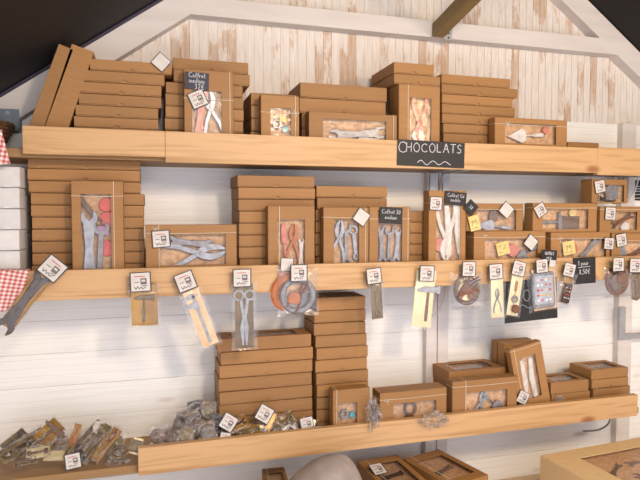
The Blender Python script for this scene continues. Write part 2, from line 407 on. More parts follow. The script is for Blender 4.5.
shelf('top pine shelf carrying leaning kraft boxes and the CHOCOLATS board', ZT,
      [(at(22, 125, YR).x, xs-.0004, 1.787, 1.863), (xs, xs2-.0004, 1.773, 1.863), (xs2, 2.5, 1.766, 1.866)], -.9, 2.5, (1.015, 1.068, 1.845, 1.90))
shelf('middle pine shelf with chocolate tools hanging along its rail', ZM,
      [(at(12, 270, YR).x, 2.5, 1.382, 1.466)], -.9, 2.5, ())
shelf('lowest pine shelf, its rail starting right of the heaped bags', ZB,
      [(at(138, 448, YR).x, at(638, 395, YR).x, .856, .938)], -.9, 1.80, (1.04,))
# counter below
rt = empty('counter', T(.9, -.35, 0)); tag(rt, 'low wooden counter under the lowest shelf', 'counter')
b = MB(); b.box(-1.3, 1.7, -.36, .34, .53, .56); b.build('worktop', 'counter_wood', rt, bevel=.003)
for sx in (-1.2, 1.55):
    for sy in (-.30, .25):
        b = MB(); b.box(sx, sx+.06, sy, sy+.06, 0, .53); b.build('leg', 'counter_wood', rt)

# ================================================================ BOXES
def notch_panel(w, h, r):
    pts = [(-w/2, 0)]
    pts += [(-r, 0)]+[(-r*math.cos(PI*k/6), r*math.sin(PI*k/6)*.9) for k in range(1, 6)]+[(r, 0)]
    pts += [(w/2, 0), (w/2, h), (-w/2, h)]
    return pts
def closed_box(w, h, d, M, label, group, mat='kraft', cat='box', name='cardboard_box', string=None):
    """closed tuck-in carton; origin bottom centre, front towards -Y"""
    rt = empty(name, M); tag(rt, label, cat, group)
    b = MB(); b.box(-w/2+.0015, w/2-.0015, -d/2+.002, d/2-.001, 0.0004, h-.0022); b.build('body', mat, rt)
    b = MB(); b.box(-w/2, w/2, -d/2, d/2, h-.0021, h-.0006)
    k0 = len(b.v); b.prism(notch_panel(w, h-.0042, min(.0075, h*.24)), -d/2-.0016, -d/2+.0019)
    b.v[k0:] = [(p[0], p[1], p[2]+.0030) for p in b.v[k0:]]
    b.box(-w/2-.0002, -w/2+.0013, -d/2+.002, d/2, .0012, h-.0006); b.box(w/2-.0013, w/2+.0002, -d/2+.002, d/2, .0012, h-.0006)
    o = b.build('lid', mat, rt, bevel=.0011)
    if string is not None:
        x = -w/2+string*w; b = MB(); q = .0006
        b.box(x-q, x+q, -d/2-.0011, -d/2-.0003, 0.0006, h-.0002); b.box(x-q, x+q, -d/2-.0011, d/2, h-.0005, h); b.build('string', 'string', rt)
    return rt

class TagSet:
    def __init__(s, a, b): s.a = a; s.b = b
    def build(s, name, mats, parent=None, mat4=None):
        o = s.a.build(name, mats[0], parent, mat4); s.b.build('printed_face', mats, o); return o
def tag_mesh(s=.055, blank=False):
    b = MB(); h = s/2; k = h*.89
    card = MB().box(-h, h, -.0006, .0006, -h*.98, h*.98, 0)
    b.box(-k, k, -.0009, -.0006, -k, k, 1)
    if not blank:
        b.box(h*.00, h*.58, -.0012, -.0009, -h*.25, h*.36, 2); b.box(h*.10, h*.44, -.0014, -.0012, h*.02, h*.22, 1)
        b.box(-h*.55, h*.45, -.0012, -.0009, h*.50, h*.60, 3); b.box(-h*.60, -h*.15, -.0012, -.0009, -h*.05, h*.02, 2)
        b.strokes([[(-h*.6, -h*.45), (-h*.45, -h*.7), (-h*.3, -h*.42), (-h*.15, -h*.66), (h*.05, -h*.5), (h*.2, -h*.68), (h*.45, -h*.5)]], h*.075, -.0009, 2)
        b.box(h*.12, h*.6, -.0012, -.0009, -h*.42, -h*.34, 2)
    return TagSet(card, b)
TAGM = ['black_card', 'cream_paper', 'grey_print', 'red_print']
def add_tag(rt, rmat, px, py, Y, deg, s=.055, blank=False, pitchx=0, name='label_tag', sub=None):
    p = at(px, py, Y); Mw = T(*p) @ RY(deg) @ RX(pitchx)
    return tag_mesh(s, blank).build(name, TAGM, sub or rt, rmat.inverted() @ Mw)

def straw(w, h, y, depth, n=90, seed=0):
    rnd = random.Random(seed); b = MB()
    b.grid(lambda u, v: (-w/2+u*w, y+depth*.5*(.5+.5*noise.noise(Vector((u*9+seed, v*9*h/w, seed)))), v*h-h/2), 14, 12)
    for _ in range(n):
        cx, cz = rnd.uniform(-w/2, w/2), rnd.uniform(-h/2, h/2); L = rnd.uniform(.012, .03); a = rnd.uniform(0, 2*PI); k = rnd.uniform(-120, 120); wd = .0011
        pts = []; x, z = cx, cz; yy = y+rnd.uniform(-.002, .004)
        for i in range(6):
            pts.append((x, yy-.002*math.sin(i*PI/5), z)); x += math.cos(a)*L/5; z += math.sin(a)*L/5; a += k*L/5*.35
        V = []; F = []
        for i, p in enumerate(pts):
            px_ = min(max(p[0], -w/2), w/2); pz_ = min(max(p[2], -h/2), h/2)
            V += [(px_, p[1], pz_-wd), (px_, p[1], pz_+wd)]
        for i in range(5): F.append((2*i, 2*i+2, 2*i+3, 2*i+1))
        b.add(V, F)
    return b

def window_box(w, h, d, M, label, win, group='kraft window boxes', mat='kraft', seed=0, strings=None, filling='straw', knot=None, fill=True):
    """carton with a cellophane window; local origin bottom centre of the FRONT face, front towards -Y, body behind it.
    win = (left, right, bottom, top) margins as fractions"""
    rt = empty('window_box', M); tag(rt, label, 'box', group)
    a0, a1 = -w/2+win[0]*w, w/2-win[1]*w; c0, c1 = win[2]*h, h-win[3]*h; t = .0018
    b = MB(); b.box(-w/2+t, w/2-t, d-t, d, t, h-t)
    b.box(-w/2+.0006, -w/2+t, t, d, 0.0006, h-.0006); b.box(w/2-t, w/2-.0006, t, d, 0.0006, h-.0006); b.box(-w/2+t, w/2-t, t, d, 0.0006, t); b.box(-w/2+t, w/2-t, t, d, h-t, h-.0006)
    b.build('body', mat, rt)
    b = MB(); e = min(d*.92, max(.02, d*.8))
    b.box(-w/2, a0, 0, t, 0, h); b.box(a1, w/2, 0, t, 0, h); b.box(a0, a1, 0, t, 0, c0); b.box(a0, a1, 0, t, c1, h)
    b.box(-w/2-.0004, -w/2+.0006, 0, e, 0, h); b.box(w/2-.0006, w/2+.0004, 0, e, 0, h); b.box(-w/2, w/2, 0, e, h-.0006, h+.0006)
    b.build('lid', mat, rt)
    b = MB(); rnd = random.Random(seed+5)
    ph = rnd.uniform(0, 9)
    b.grid(lambda u, v: (a0-.003+u*(a1-a0+.006), .0030+.0018*noise.noise(Vector((u*5+ph, v*7, ph))), c0-.003+v*(c1-c0+.006)), 14, 14)
    b.build('window_film', 'box_film', rt, smooth=True)
    if fill:
        b = straw(w*.96, h*.96, .0165, .010, 130, seed); b.build('straw_bed', filling, rt, T(0, 0, h/2))
    if strings:
        b = MB(); q = .0006
        for kind, pos in strings:
            if kind == 'v':
                x = -w/2+pos*w; b.box(x-q, x+q, -.0014, -.0004, 0, h); b.box(x-q, x+q, -.0014, d, h+.0006, h+.0014)
            else:
                z = pos*h; sag = .003; b.tube([(-w/2-.001, -.001, z), (-w/4, -.0016, z-sag*.3), (0, -.0016, z-sag*.5), (w/4, -.0016, z-sag*.3), (w/2+.001, -.001, z)], .0007, 5)
                b.tube([(-w/2-.001, -.001, z), (-w/2-.001, d, z)], .0007, 5)
        if knot:
            x, z = -w/2+knot[0]*w, knot[1]*h
            b.tube([(x, -.002, z), (x-.006, -.004, z+.008), (x-.011, -.003, z+.002), (x, -.002, z), (x+.008, -.004, z+.007), (x+.011, -.003, z+.001), (x, -.002, z)], .0007, 5)
            b.tube([(x, -.002, z), (x+.004, -.003, z-.012)], .0007, 5)
        b.build('string', 'string', rt)
    return rt

# ---- chocolate tools: outlines in XZ, length L along z, centred; front is -Y
def arc(cx, cz, r, a0, a1, n=8): return [(cx+r*math.cos(R(a0+(a1-a0)*i/n)), cz+r*math.sin(R(a0+(a1-a0)*i/n))) for i in range(n+1)]
def curve_strip(pts, widths):
    l, r_ = [], []
    for i, p in enumerate(pts):
        a = Vector(pts[max(i-1, 0)]); c = Vector(pts[min(i+1, len(pts)-1)]); dv = (c-a).normalized(); nn = Vector((-dv.y, dv.x))*widths[i]/2
        l.append((p[0]+nn.x, p[1]+nn.y)); r_.append((p[0]-nn.x, p[1]-nn.y))
    return l+r_[::-1]
def tool(kind, L, t=.008, w=None):
    b = MB(); s = L; i_ = t*.22
    if kind in ('wrench', 'spanner'):
        hw = .13*s; sh = .045*s
        up = arc(0, .5*s-hw, hw, 250, 60, 10)[::-1] if False else None
        pts = [(sh, -.30*s), (sh, .26*s)] + arc(0, .5*s-hw, hw, -50, 62, 7) + [(.05*s, .5*s-hw*1.15), (-.03*s, .5*s-hw*1.35), (-.085*s, .5*s-hw*.75)] + arc(0, .5*s-hw, hw, 135, 230, 7) + [(-sh, .26*s), (-sh, -.30*s)]
        b.prism(pts, -t/2, t/2, inset=i_)
        b.ring(0, -.39*s, .11*s, .055*s, -t/2, t/2, 18)
    elif kind == 'open_wrench':
        def head(cz, f, hw):
            return [(f*p[0], cz+f*p[1]) for p in arc(0, 0, hw, -48, 58, 7)+[(hw*.42, hw*.1), (hw*.05, -hw*.35), (-hw*.42, hw*.1)]+arc(0, 0, hw, 122, 228, 7)]
        b.prism([(.05*s, 0)]+head(.39*s, 1, .105*s)+[(-.05*s, 0)]+head(-.38*s, -1, .115*s), -t/2, t/2, inset=i_)
        b.prism([(-.022*s, -.2*s), (.022*s, -.2*s), (.022*s, .2*s), (-.022*s, .2*s)], -t/2-.0008, 0)
    elif kind == 'pliers':
        for f in (-1, 1):
            P = [(f*.16*s, -.5*s), (f*.17*s, -.34*s), (f*.12*s, -.15*s), (f*.03*s, .05*s), (-f*.035*s, .16*s), (-f*.07*s, .27*s), (-f*.055*s, .40*s), (-f*.012*s, .5*s)]
            b.prism(curve_strip(P, [.06*s, .075*s, .07*s, .075*s, .10*s, .10*s, .075*s, .03*s]), -t/2+(f+1)*.0008, t/2, inset=i_)
        b.ring(0, .10*s, .05*s, .012*s, -t/2-.0012, t/2, 14)
    elif kind == 'scissors':
        for f in (-1, 1):
            b.ring(f*.095*s, .37*s, .10*s, .062*s, -t/2, t/2, 22)
            P = [(f*.06*s, .30*s), (f*.035*s, .12*s), (0, -.02*s), (-f*.035*s, -.2*s), (-f*.03*s, -.5*s)]
            b.prism(curve_strip(P, [.05*s, .06*s, .075*s, .08*s, .03*s]), -t/2+(f+1)*.0008, t/2, inset=i_*.5)
        b.ring(0, -.02*s, .022*s, .006*s, -t/2-.0012, t/2, 12)
    elif kind == 'hammer':
        b.prism([(-.04*s, -.5*s), (.04*s, -.5*s), (.05*s, -.3*s), (.035*s, .3*s), (-.035*s, .3*s), (-.05*s, -.3*s)], -t/2, t/2, inset=i_)
        b.prism([(-.34*s, .34*s), (-.30*s, .28*s), (-.10*s, .27*s), (.22*s, .27*s), (.24*s, .24*s), (.34*s, .24*s), (.34*s, .46*s), (.24*s, .46*s), (.22*s, .43*s), (-.12*s, .43*s)], -t*.8, t*.6, 1, inset=i_)
    elif kind == 'ring_spanner':
        b.ring(0, .36*s, .14*s, .075*s, -t/2, t/2, 22); b.ring(0, -.40*s, .10*s, .05*s, -t/2, t/2, 18)
        b.prism([(-.05*s, -.31*s), (.05*s, -.31*s), (.06*s, .24*s), (-.06*s, .24*s)], -t/2, t/2, inset=i_)
    elif kind == 'caliper':
        b.prism([(-.03*s, -.5*s), (.03*s, -.5*s), (.03*s, .5*s), (-.03*s, .5*s)], -t/2, t/2, inset=i_)
        b.prism([(-.22*s, .40*s), (.03*s, .42*s), (.03*s, .50*s), (-.05*s, .52*s), (-.23*s, .44*s)], -t/2, t/2)
        b.prism([(-.15*s, .27*s), (-.03*s, .20*s), (.055*s, .20*s), (.055*s, .34*s), (-.05*s, .34*s), (-.20*s, .33*s)], -t/2-.002, t/2)
        b.prism([(.03*s, .40*s), (.12*s, .47*s), (.03*s, .47*s)], -t/2, t/2)
        for k in range(12): b.box(-.02*s, .012*s, -t/2-.0006, -t/2, (-.44+k*.05)*s, (-.434+k*.05)*s)
    elif kind == 'horseshoe':
        P = [(.36*s*math.sin(R(a)), -.42*s*math.cos(R(a))) for a in range(-150, 151, 15)]
        b.prism(curve_strip(P, [.10*s+.07*s*math.cos(R(a/1.7)) for a in range(-150, 151, 15)]), -t/2, t/2, inset=i_)
        for a in range(-110, 111, 36):
            x, z = .36*s*math.sin(R(a)), -.42*s*math.cos(R(a)); b.box(x-.012*s, x+.012*s, -t/2-.001, 0, z-.02*s, z+.02*s)
    elif kind == 'cog':
        b.ring(0, 0, .5*s, .34*s, -t/2, t/2, 32)
        for k in range(12):
            a = 2*PI*k/12; x, z = .42*s*math.cos(a), .42*s*math.sin(a); b.ring(x, z, .035*s, .012*s, -t/2-.0012, 0, 8)
    elif kind == 'saw':
        b.prism([(-.5*s, -.04*s), (-.5*s, .02*s), (.12*s, .14*s), (.12*s, -.13*s)], -t/4, t/4)
        b.prism(arc(.3*s, 0, .2*s, -150, 150, 14), -t/2, t/2, inset=i_)
    elif kind == 'screwdriver':
        b.prism([(-.05*s, .08*s), (-.065*s, .2*s), (-.06*s, .42*s), (-.03*s, .5*s), (.03*s, .5*s), (.06*s, .42*s), (.065*s, .2*s), (.05*s, .08*s)], -t/2, t/2, inset=i_)
        b.prism([(-.018*s, -.42*s), (-.03*s, -.5*s), (.03*s, -.5*s), (.018*s, -.42*s), (.018*s, .08*s), (-.018*s, .08*s)], -t*.2, t*.3)
    elif kind == 'trowel':
        b.prism([(0, -.5*s), (-.17*s, -.1*s), (-.12*s, .02*s), (.12*s, .02*s), (.17*s, -.1*s)], -t/3, t/3, inset=i_*.5)
        b.prism([(-.02*s, 0), (-.02*s, .2*s), (-.045*s, .24*s), (-.045*s, .5*s), (.045*s, .5*s), (.045*s, .24*s), (.02*s, .2*s), (.02*s, 0)], -t/2, t/2, inset=i_)
    elif kind == 'sheet_tools':
        for k, f in enumerate((-1, 1)): b.prism(curve_strip([(f*.14*s, -.5*s), (f*.10*s, 0), (f*.13*s, .5*s)], [.12*s, .15*s, .10*s]), -t/2, t/2, inset=i_)
    elif kind == 'horse_head':
        P = [(-.5, -.30), (-.44, -.44), (-.28, -.42), (-.12, -.22), (.06, -.18), (.10, -.42), (.42, -.46), (.50, -.10), (.38, .26), (.16, .44), (.10, .52), (.04, .42), (-.08, .36), (-.30, .06)]
        b.prism([(x*s, z*s) for x, z in P], -t/2, t/2, inset=i_)
    elif kind == 'nut':
        b.ring(0, 0, .5*s, .25*s, -t/2, t/2, 6)
    elif kind == 'lump':
        rnd = random.Random(int(L*1e5)); b.prism([(s*.5*math.cos(a*PI/4)*rnd.uniform(.75, 1), s*.5*math.sin(a*PI/4)*rnd.uniform(.75, 1)) for a in range(8)], -t/2, t/2, inset=i_)
    elif kind == 'block': b.prism([(-s*.5, -s*.4), (s*.5, -s*.4), (s*.5, s*.4), (-s*.5, s*.4)], -t/2, t/2, inset=i_)
    return b
NAMES = {'wrench': 'chocolate_wrench', 'open_wrench': 'chocolate_wrench', 'pliers': 'chocolate_pliers', 'scissors': 'chocolate_scissors', 'hammer': 'chocolate_hammer',
         'ring_spanner': 'chocolate_spanner', 'caliper': 'chocolate_caliper', 'horseshoe': 'chocolate_horseshoe', 'cog': 'chocolate_ring', 'saw': 'chocolate_saw',
         'screwdriver': 'chocolate_screwdriver', 'trowel': 'chocolate_trowel', 'sheet_tools': 'chocolate_file', 'nut': 'chocolate_nut', 'lump': 'candy', 'block': 'candy', 'horse_head': 'chocolate_horse_head'}
def put_tool(kind, L, M, mat, label, group=None, t=.008):
    if kind == 'hammer': mat = [mat, 'choc_silver' if 'wooden' in label else mat]
    o = tool(kind, L, t).build(NAMES.get(kind, 'chocolate_wrench'), mat, None, M)
    tag(o, label, {'lump': 'candy', 'block': 'candy'}.get(kind, 'chocolate'), group); return o

# frame of a box whose front face spans pixels xl..xr at row ytop (left end), standing on zbase
def front_frame(xl, xr, ytop, Y, zbase):
    a = at(xl, ytop, Y); b_ = at(xr, ytop, Y)
    return (a.x+b_.x)/2, b_.x-a.x, a.z-zbase
def margins(xl, xr, yt, Y, zb, wxl, wxr, wyt, wyb):
    cx, w, h = front_frame(xl, xr, yt, Y, zb); a = at(wxl, wyt, Y); c = at(wxr, wyb, Y)
    zt = (at(wxl, wyt, Y).z+at(wxr, wyt, Y).z)/2
    return ((a.x-(cx-w/2))/w, ((cx+w/2)-c.x)/w, max(.03, (c.z-zb)/h), max(.04, (zb+h-zt)/h))

BOXN = 0
def wbox(xl, xr, yt, zb, win, label, Y=-.222, d=.042, strings=(('v', .82), ('h', .85)), tools=(), knot=None, tags=(), rz=0, filling='straw', zshift=0):
    """upright window box placed by its front face; tools = (kind, L in m, u, v (fractions in window), cw degrees, mat, label)"""
    global BOXN; BOXN += 1
    cx, w, h = front_frame(xl, xr, yt, Y, zb)
    mg = margins(xl, xr, yt, Y, zb, *win)
    M = T(cx, Y, zb+.0003) @ RZ(rz)
    rt = window_box(w, h-.0003, d, M, label, mg, seed=BOXN, strings=strings, knot=knot, filling=filling)
    a0, a1 = -w/2+mg[0]*w, w/2-mg[1]*w; c0, c1 = mg[2]*h, h-mg[3]*h
    for j, (kind, L, u, v, deg, mat, lab) in enumerate(tools):
        lx, lz = a0+u*(a1-a0), c0+v*(c1-c0)
        put_tool(kind, L*(1.15 if kind not in ('cog', 'block') else 1.05), M @ T(lx, .0085+.0012*j, lz) @ RY(deg), mat, lab, t=.007)
    for tg in tags:
        add_tag(rt, M, *tg[:2], Y-.004, tg[2], *(tg[3:] or ()))
    return rt, M, w, h

def stack(desc, yt, pitch, zs, rows, Y=-.178, d=.165, group='stacked kraft boxes', mat='kraft', strs=None, jitter=.0012, n=None, adj='kraft', start=0, ztop=None):
    """closed boxes stacked from the shelf up to image row yt; rows from top: (xl, xr)"""
    zt = ztop if ztop else at(rows[0][0], yt, Y).z
    ppm = (at(rows[0][0], yt, Y).z-at(rows[0][0], yt+pitch, Y).z)
    n = n or max(1, round((zt-zs)/ppm)); h = (zt-zs)/n
    rnd = random.Random(int(yt*10)+int(rows[0][0]))
    for k in range(n):
        xl, xr = rows[min(k, len(rows)-1)]; y = yt+pitch*(k+.5)
        a, c = at(xl, y, Y).x, at(xr, y, Y).x
        s_ = (strs[k % len(strs)] if strs else (rnd.choice([.1, .13, .88, .84]) if rnd.random() < .6 else None))
        o = ORD[k+start] if n+start > 1 else 'single'
        closed_box(c-a-.001, h-.0008, d, T((a+c)/2+rnd.uniform(-.0015, .0015), Y+d/2+rnd.uniform(0, .004), zt-(k+1)*h+.0004) @ RZ(rnd.uniform(-.9, .9)), f'{adj} box, {o} in {desc}', group, mat=mat, string=s_)
    return zt, h

# ---------------------------------------------------------------- TOP SHELF
def leaning(p_bl, p_tl, thick, Y, label, d=.165, rz=0):
    a, c = at(*p_bl, Y), at(*p_tl, Y); dv = Vector((c.x-a.x, c.z-a.z)); ang = math.degrees(math.atan2(dv.x, dv.y))
    sA, cA = math.sin(R(ang)), math.cos(R(ang))
    # slide the left edge line down until the right bottom corner touches the board
    zlow = ZT+thick*sA+.0006; L = (c.z-zlow)/cA; bl = Vector((c.x-L*sA, 0, zlow))
    M = T(bl.x+thick/2*cA, Y+d/2, bl.z-thick/2*sA) @ RY(ang) @ RZ(rz)
    closed_box(thick, L, d, M, label, 'kraft boxes leaning at the top shelf end')
leaning((30, 123), (59, 43.5), .040, -.205, 'kraft box leaning steeply, leftmost on the top shelf')
leaning((45, 124), (72, 43.5), .060, -.205, 'thicker kraft box leaning between the leftmost box and the first stack')
stack('leftmost stack of top shelf', 58, 12.4, ZT, [(90, 172), (83, 165), (80, 162), (79, 162), (75, 158), (73.5, 158)], Y=-.205, d=.18)
stack('top shelf stack behind the red-window box', 57, 11.6, ZT, [(173.5, 249), (173.5, 250), (166, 243), (165, 243), (164.5, 243), (164.5, 243)])
stack('low top-shelf stack behind the small candy window box', 92, 12, ZT, [(251, 297)], Y=-.17, d=.15)
stack('top shelf stack behind the long grey-wrench box', 82, 14, ZT, [(300, 387), (300, 386), (302, 387)], Y=-.172, d=.16)
stack('tall top-shelf stack right of the CHOCOLATS board', 73.5, 10.5, ZT, [(441, 510), (442, 518), (442, 513), (442, 515), (442, 514), (443, 513)], Y=-.172, d=.165, strs=[None])
stack('low pair at the right end of top shelf', 141.5, 12, ZT, [(568, 599)], Y=-.17, d=.15, n=2)

wbox(184, 233, 69, ZT, (192, 222, 91, 134), 'kraft window box under the dark blue slate, red sweets glinting inside', strings=(('h', .66), ('v', .93)),
     tools=[('pliers', .14, .66, .45, -8, 'choc_silver', 'silver chocolate pliers in the box under the dark blue slate'),
            ('open_wrench', .15, .28, .42, 6, 'choc_pink', 'pink chocolate wrench in the box under the dark blue slate')], tags=[(198, 99, -25, .05)])
wbox(261, 299, 94.5, ZT, (270.5, 291, 108, 137), 'small upright kraft window box with yellow and teal candies',
     strings=(('h', .72), ('v', .9)), knot=(.9, .72), tools=[('block', .022, .62, .62, 0, 'candy_yellow', 'yellow square candy in the small top-shelf window box'),
            ('lump', .022, .75, .28, 0, 'candy_teal', 'teal candy in the small top-shelf window box'), ('nut', .03, .35, .45, 10, 'choc_steel', 'grey chocolate nut in the small top-shelf window box'),
            ('lump', .016, .1, .5, 0, 'candy_red', 'red candy at the left edge of small window box')])
wbox(309, 397, 111, ZT, (323, 386, 120, 141), 'long low kraft window box holding a grey wrench, left of CHOCOLATS board', strings=(('v', .96),), d=.045,
     tools=[('open_wrench', .17, .55, .30, 84, 'choc_steel', 'grey chocolate wrench lying in the long box left of CHOCOLATS board'), ('screwdriver', .15, .5, .02, 93, 'choc_silver', 'silver chocolate screwdriver under the wrench left of CHOCOLATS board')])
rtH, MH, wH, hH = wbox(399, 440, 84, ZT, (410, 431, 98, 142), 'tall kraft window box just above the CHOCOLATS board, carrying two boxes', strings=(('v', .22),), d=.088,
     tools=[('pliers', .13, .5, .52, 180, 'choc_pink', 'pink and white chocolate pliers in the tall box above CHOCOLATS board'), ('lump', .05, .45, .12, 0, 'choc_white', 'white chocolate lump in the tall box above CHOCOLATS board')])
zH = ZT+hH+.001
for k, (xl, xr, yt, yb, lab) in enumerate([(394, 440, 73, 84, 'kraft box lying directly on the tall window box above CHOCOLATS board'), (395, 435, 61.5, 73, 'highest kraft box, on top of the pile above CHOCOLATS board')]):
    zt = at(xl, yt, -.222).z; a, c = at(xl, yt, -.222).x, at(xr, yt, -.222).x
    h = zt-zH; closed_box(c-a, h-.0008, .2, T((a+c)/2-.004*k, -.222+.1, zH) @ RZ(0), lab, 'boxes on the tall window box', string=.9 if k == 0 else None); zH = zt
wbox(495, 567, 117, ZT, (505, 556, 124, 145), 'kraft window box with a white chocolate trowel, right on top shelf', strings=(('h', .86),), knot=(.16, .86), d=.04,
     tools=[('trowel', .13, .42, .42, 86, 'choc_white', 'white chocolate trowel in the right-hand top shelf box'), ('lump', .03, .82, .75, 0, 'choc_pink', 'pink chocolate piece in the right-hand top shelf box')])

# ---------------------------------------------------------------- MIDDLE SHELF
stack('tallest far-left stack of middle shelf', 155.8, 12.7, ZM, [(27.5, 140), (27.5, 140), (28, 140), (31, 144.5), (31, 144), (32, 144), (32, 144), (32, 144)], Y=-.172, d=.165)
stack('middle shelf stack behind the pink-tools box', 174.8, 12, ZM, [(237, 314), (238, 315), (239, 315), (239, 315)], Y=-.172, d=.165)
stack('middle shelf stack behind the two wrench boxes', 185.5, 12, ZM, [(316, 387), (317, 387), (316, 384), (316, 384)], Y=-.172, d=.165)
stack('narrow stack between wrench boxes and tall white-tools box', 211, 11, ZM, [(392, 426.5)], Y=-.168, d=.15)
wbox(71, 123, 180.8, ZM, (80.5, 112, 194, 272), 'large upright kraft window box with wrench and red sweets, far left',
     strings=(('h', .865), ('v', .81)), tools=[('open_wrench', .20, .25, .30, 0, 'choc_silver', 'long silver-blue chocolate wrench in the far-left window box'),
     ('spanner' if False else 'wrench', .15, .62, .28, 3, 'choc_steel', 'grey chocolate wrench behind the pink square, far-left window box'),
     ('block', .032, .72, .53, 0, 'candy_purple', 'pink-purple square candy in the far-left window box'),
     ('ring_spanner', .11, .22, .82, -35, 'choc_rust', 'rusty brown chocolate spanner high in the far-left window box'),
     ('lump', .045, .82, .86, 0, 'candy_red', 'upper red candy in the far-left window box'), ('lump', .046, .88, .68, 0, 'candy_red', 'middle red candy in the far-left window box'),
     ('lump', .047, .84, .30, 0, 'candy_red', 'lower red candy in the far-left window box')])
wbox(145.5, 236.5, 225, ZM, (159.5, 226, 234.5, 264), 'wide kraft window box with big silver pliers, second on middle shelf',
     strings=(('h', .87), ('v', .14)), knot=(.1, .93), tools=[('pliers', .19, .46, .34, 84, 'choc_silver', 'big silver chocolate pliers lying in the wide middle-shelf window box'), ('open_wrench', .13, .45, .72, 96, 'choc_steel', 'grey chocolate wrench behind the big silver pliers')], tags=[(161, 239, -4, .052)])
wbox(268, 314.5, 206, ZM, (277.5, 305, 219.5, 267), 'kraft window box with pink-orange tools, front of middle shelf', strings=(('v', .24),),
     tools=[('screwdriver', .13, .28, .42, -4, 'choc_pink', 'pink chocolate screwdriver in the pink-tools box'), ('pliers', .12, .58, .45, 3, 'choc_orange', 'orange chocolate pliers in the pink-tools box'),
            ('open_wrench', .09, .88, .28, 2, 'choc_white', 'white chocolate wrench in the pink-tools box')])
wbox(323.5, 368.7, 207.5, ZM, (334, 359, 219.5, 266), 'kraft window box with steel wrenches, left of the two wrench boxes', strings=(('h', .87), ('v', .93)),
     tools=[('pliers', .13, .2, .5, 6, 'choc_silver', 'silver chocolate pliers left in the left wrench box'), ('wrench', .13, .52, .45, 0, 'choc_steel', 'central grey chocolate wrench in the left wrench box'),
            ('ring_spanner', .10, .86, .5, -6, 'choc_silver', 'silver chocolate spanner right in the left wrench box')], tags=[(361.5, 217, 35, .048, True)])
wbox(369.5, 410, 207, ZM, (378, 402, 210, 266), 'kraft window box with a small slate across its top, right wrench box', strings=(('h', .84), ('v', .95)),
     tools=[('open_wrench', .12, .18, .38, -4, 'choc_steel', 'leftmost grey chocolate wrench in the right wrench box'), ('wrench', .12, .5, .36, 2, 'choc_steel', 'middle grey chocolate wrench in the right wrench box'),
            ('open_wrench', .11, .84, .36, 4, 'choc_silver', 'rightmost silver chocolate wrench in the right wrench box')])
wbox(429, 466, 190.5, ZM, (436.5, 460, 203, 263), 'tall kraft window box with white tools, centre of middle shelf', strings=(('v', .83), ('h', .86)), knot=(.9, .9),
     tools=[('pliers', .17, .45, .5, 180, 'choc_white', 'white chocolate pliers in the tall centre box'), ('sheet_tools', .15, .75, .55, -3, 'choc_white', 'pair of white chocolate files in the tall centre box'),
            ('lump', .05, .2, .3, 0, 'choc_pink', 'pink chocolate lump in the tall centre box')], tags=[(436, 203.5, 3, .047)])
# two rows of long window boxes on the right
zlow = at(474, 231.5, -.222).z
wbox(474, 545.5, 231.5, ZM, (485, 537.5, 239, 262), 'lower-row kraft window box with yellow paper, left of the three', d=.085, strings=(('h', .87),), knot=(.14, .9),
     tools=[('trowel', .11, .80, .35, 60, 'choc_steel', 'grey chocolate trowel in the left lower-row window box'), ('lump', .05, .55, .5, 0, 'choc_pink', 'pink chocolate piece in the left lower-row box')], tags=[(531, 242.5, 38, .047, True)])
zl2 = ZM+front_frame(551, 610, 231.5, -.222, ZM)[2]
wbox(551, 610, 232.5, ZM, (560, 606, 239, 260), 'lower-row kraft window box behind the pour slate, middle of three', d=.085, strings=(('h', .85),), knot=(.14, .85),
     tools=[('open_wrench', .13, .62, .45, 45, 'choc_steel', 'grey chocolate wrench in the middle lower-row window box'), ('lump', .05, .30, .55, 0, 'choc_orange', 'orange chocolate piece in the middle lower-row box')], tags=[(609, 243.5, 4, .046)])
wbox(612, 668, 233.5, ZM, (620, 660, 242, 262), 'lower-row kraft window box cut by the right picture edge', d=.085, strings=(('h', .82),),
     tools=[('open_wrench', .10, .35, .4, 70, 'choc_milk', 'brown chocolate wrench in the rightmost lower-row box'), ('lump', .05, .08, .5, 0, 'choc_steel', 'grey chocolate lump in the rightmost lower-row box')], tags=[(621.5, 240, -10, .05)])
zA = at(474, 231.5, -.222).z+.0012; zB_ = at(551, 232.5, -.222).z+.0012; zC = at(612, 233.5, -.222).z+.0012
wbox(466.5, 523, 203.5, zA, (477, 516, 210, 231), 'upper-row kraft window box with silver-blue chocolate, left of three', Y=-.218, d=.05, strings=(('h', .8),),
     tools=[('trowel', .12, .45, .18, 95, 'choc_silver', 'silver-blue chocolate trowel in the left upper-row window box'), ('lump', .045, .45, .7, 0, 'choc_rust', 'rusty chocolate piece in the left upper-row box')], tags=[(506.5, 210, 40, .048, True)])
wbox(533, 597, 203, zB_, (543, 588, 209, 229), 'upper-row kraft window box with grey plane tool, middle of three', Y=-.218, d=.05, strings=(('h', .84),),
     tools=[('hammer', .10, .2, .35, 90, 'choc_steel', 'grey chocolate hammer in the middle upper-row window box'), ('block', .07, .65, .25, 0, 'choc_rust', 'rust-red chocolate slab in the middle upper-row box'),
            ('lump', .035, .7, .8, 0, 'candy_pale', 'pale yellow candy in the middle upper-row box')], tags=[(540.5, 210, -32, .046)])
rtB, MB_, wB, hB = wbox(600, 650, 206.5, zC, (611, 637, 212, 230), 'upper-row kraft window box with brown wrench, right of three', Y=-.218, d=.05, strings=(('h', .9),),
     tools=[('open_wrench', .10, .5, .55, 65, 'choc_milk', 'brown chocolate wrench in the right upper-row window box'), ('lump', .04, .6, .15, 0, 'choc_white', 'white chocolate lump in the right upper-row box')], tags=[(610.5, 213.5, 2, .05)])
zD = max(zC+hB, zB_+front_frame(533, 597, 203, -.218, zB_)[2])+.001
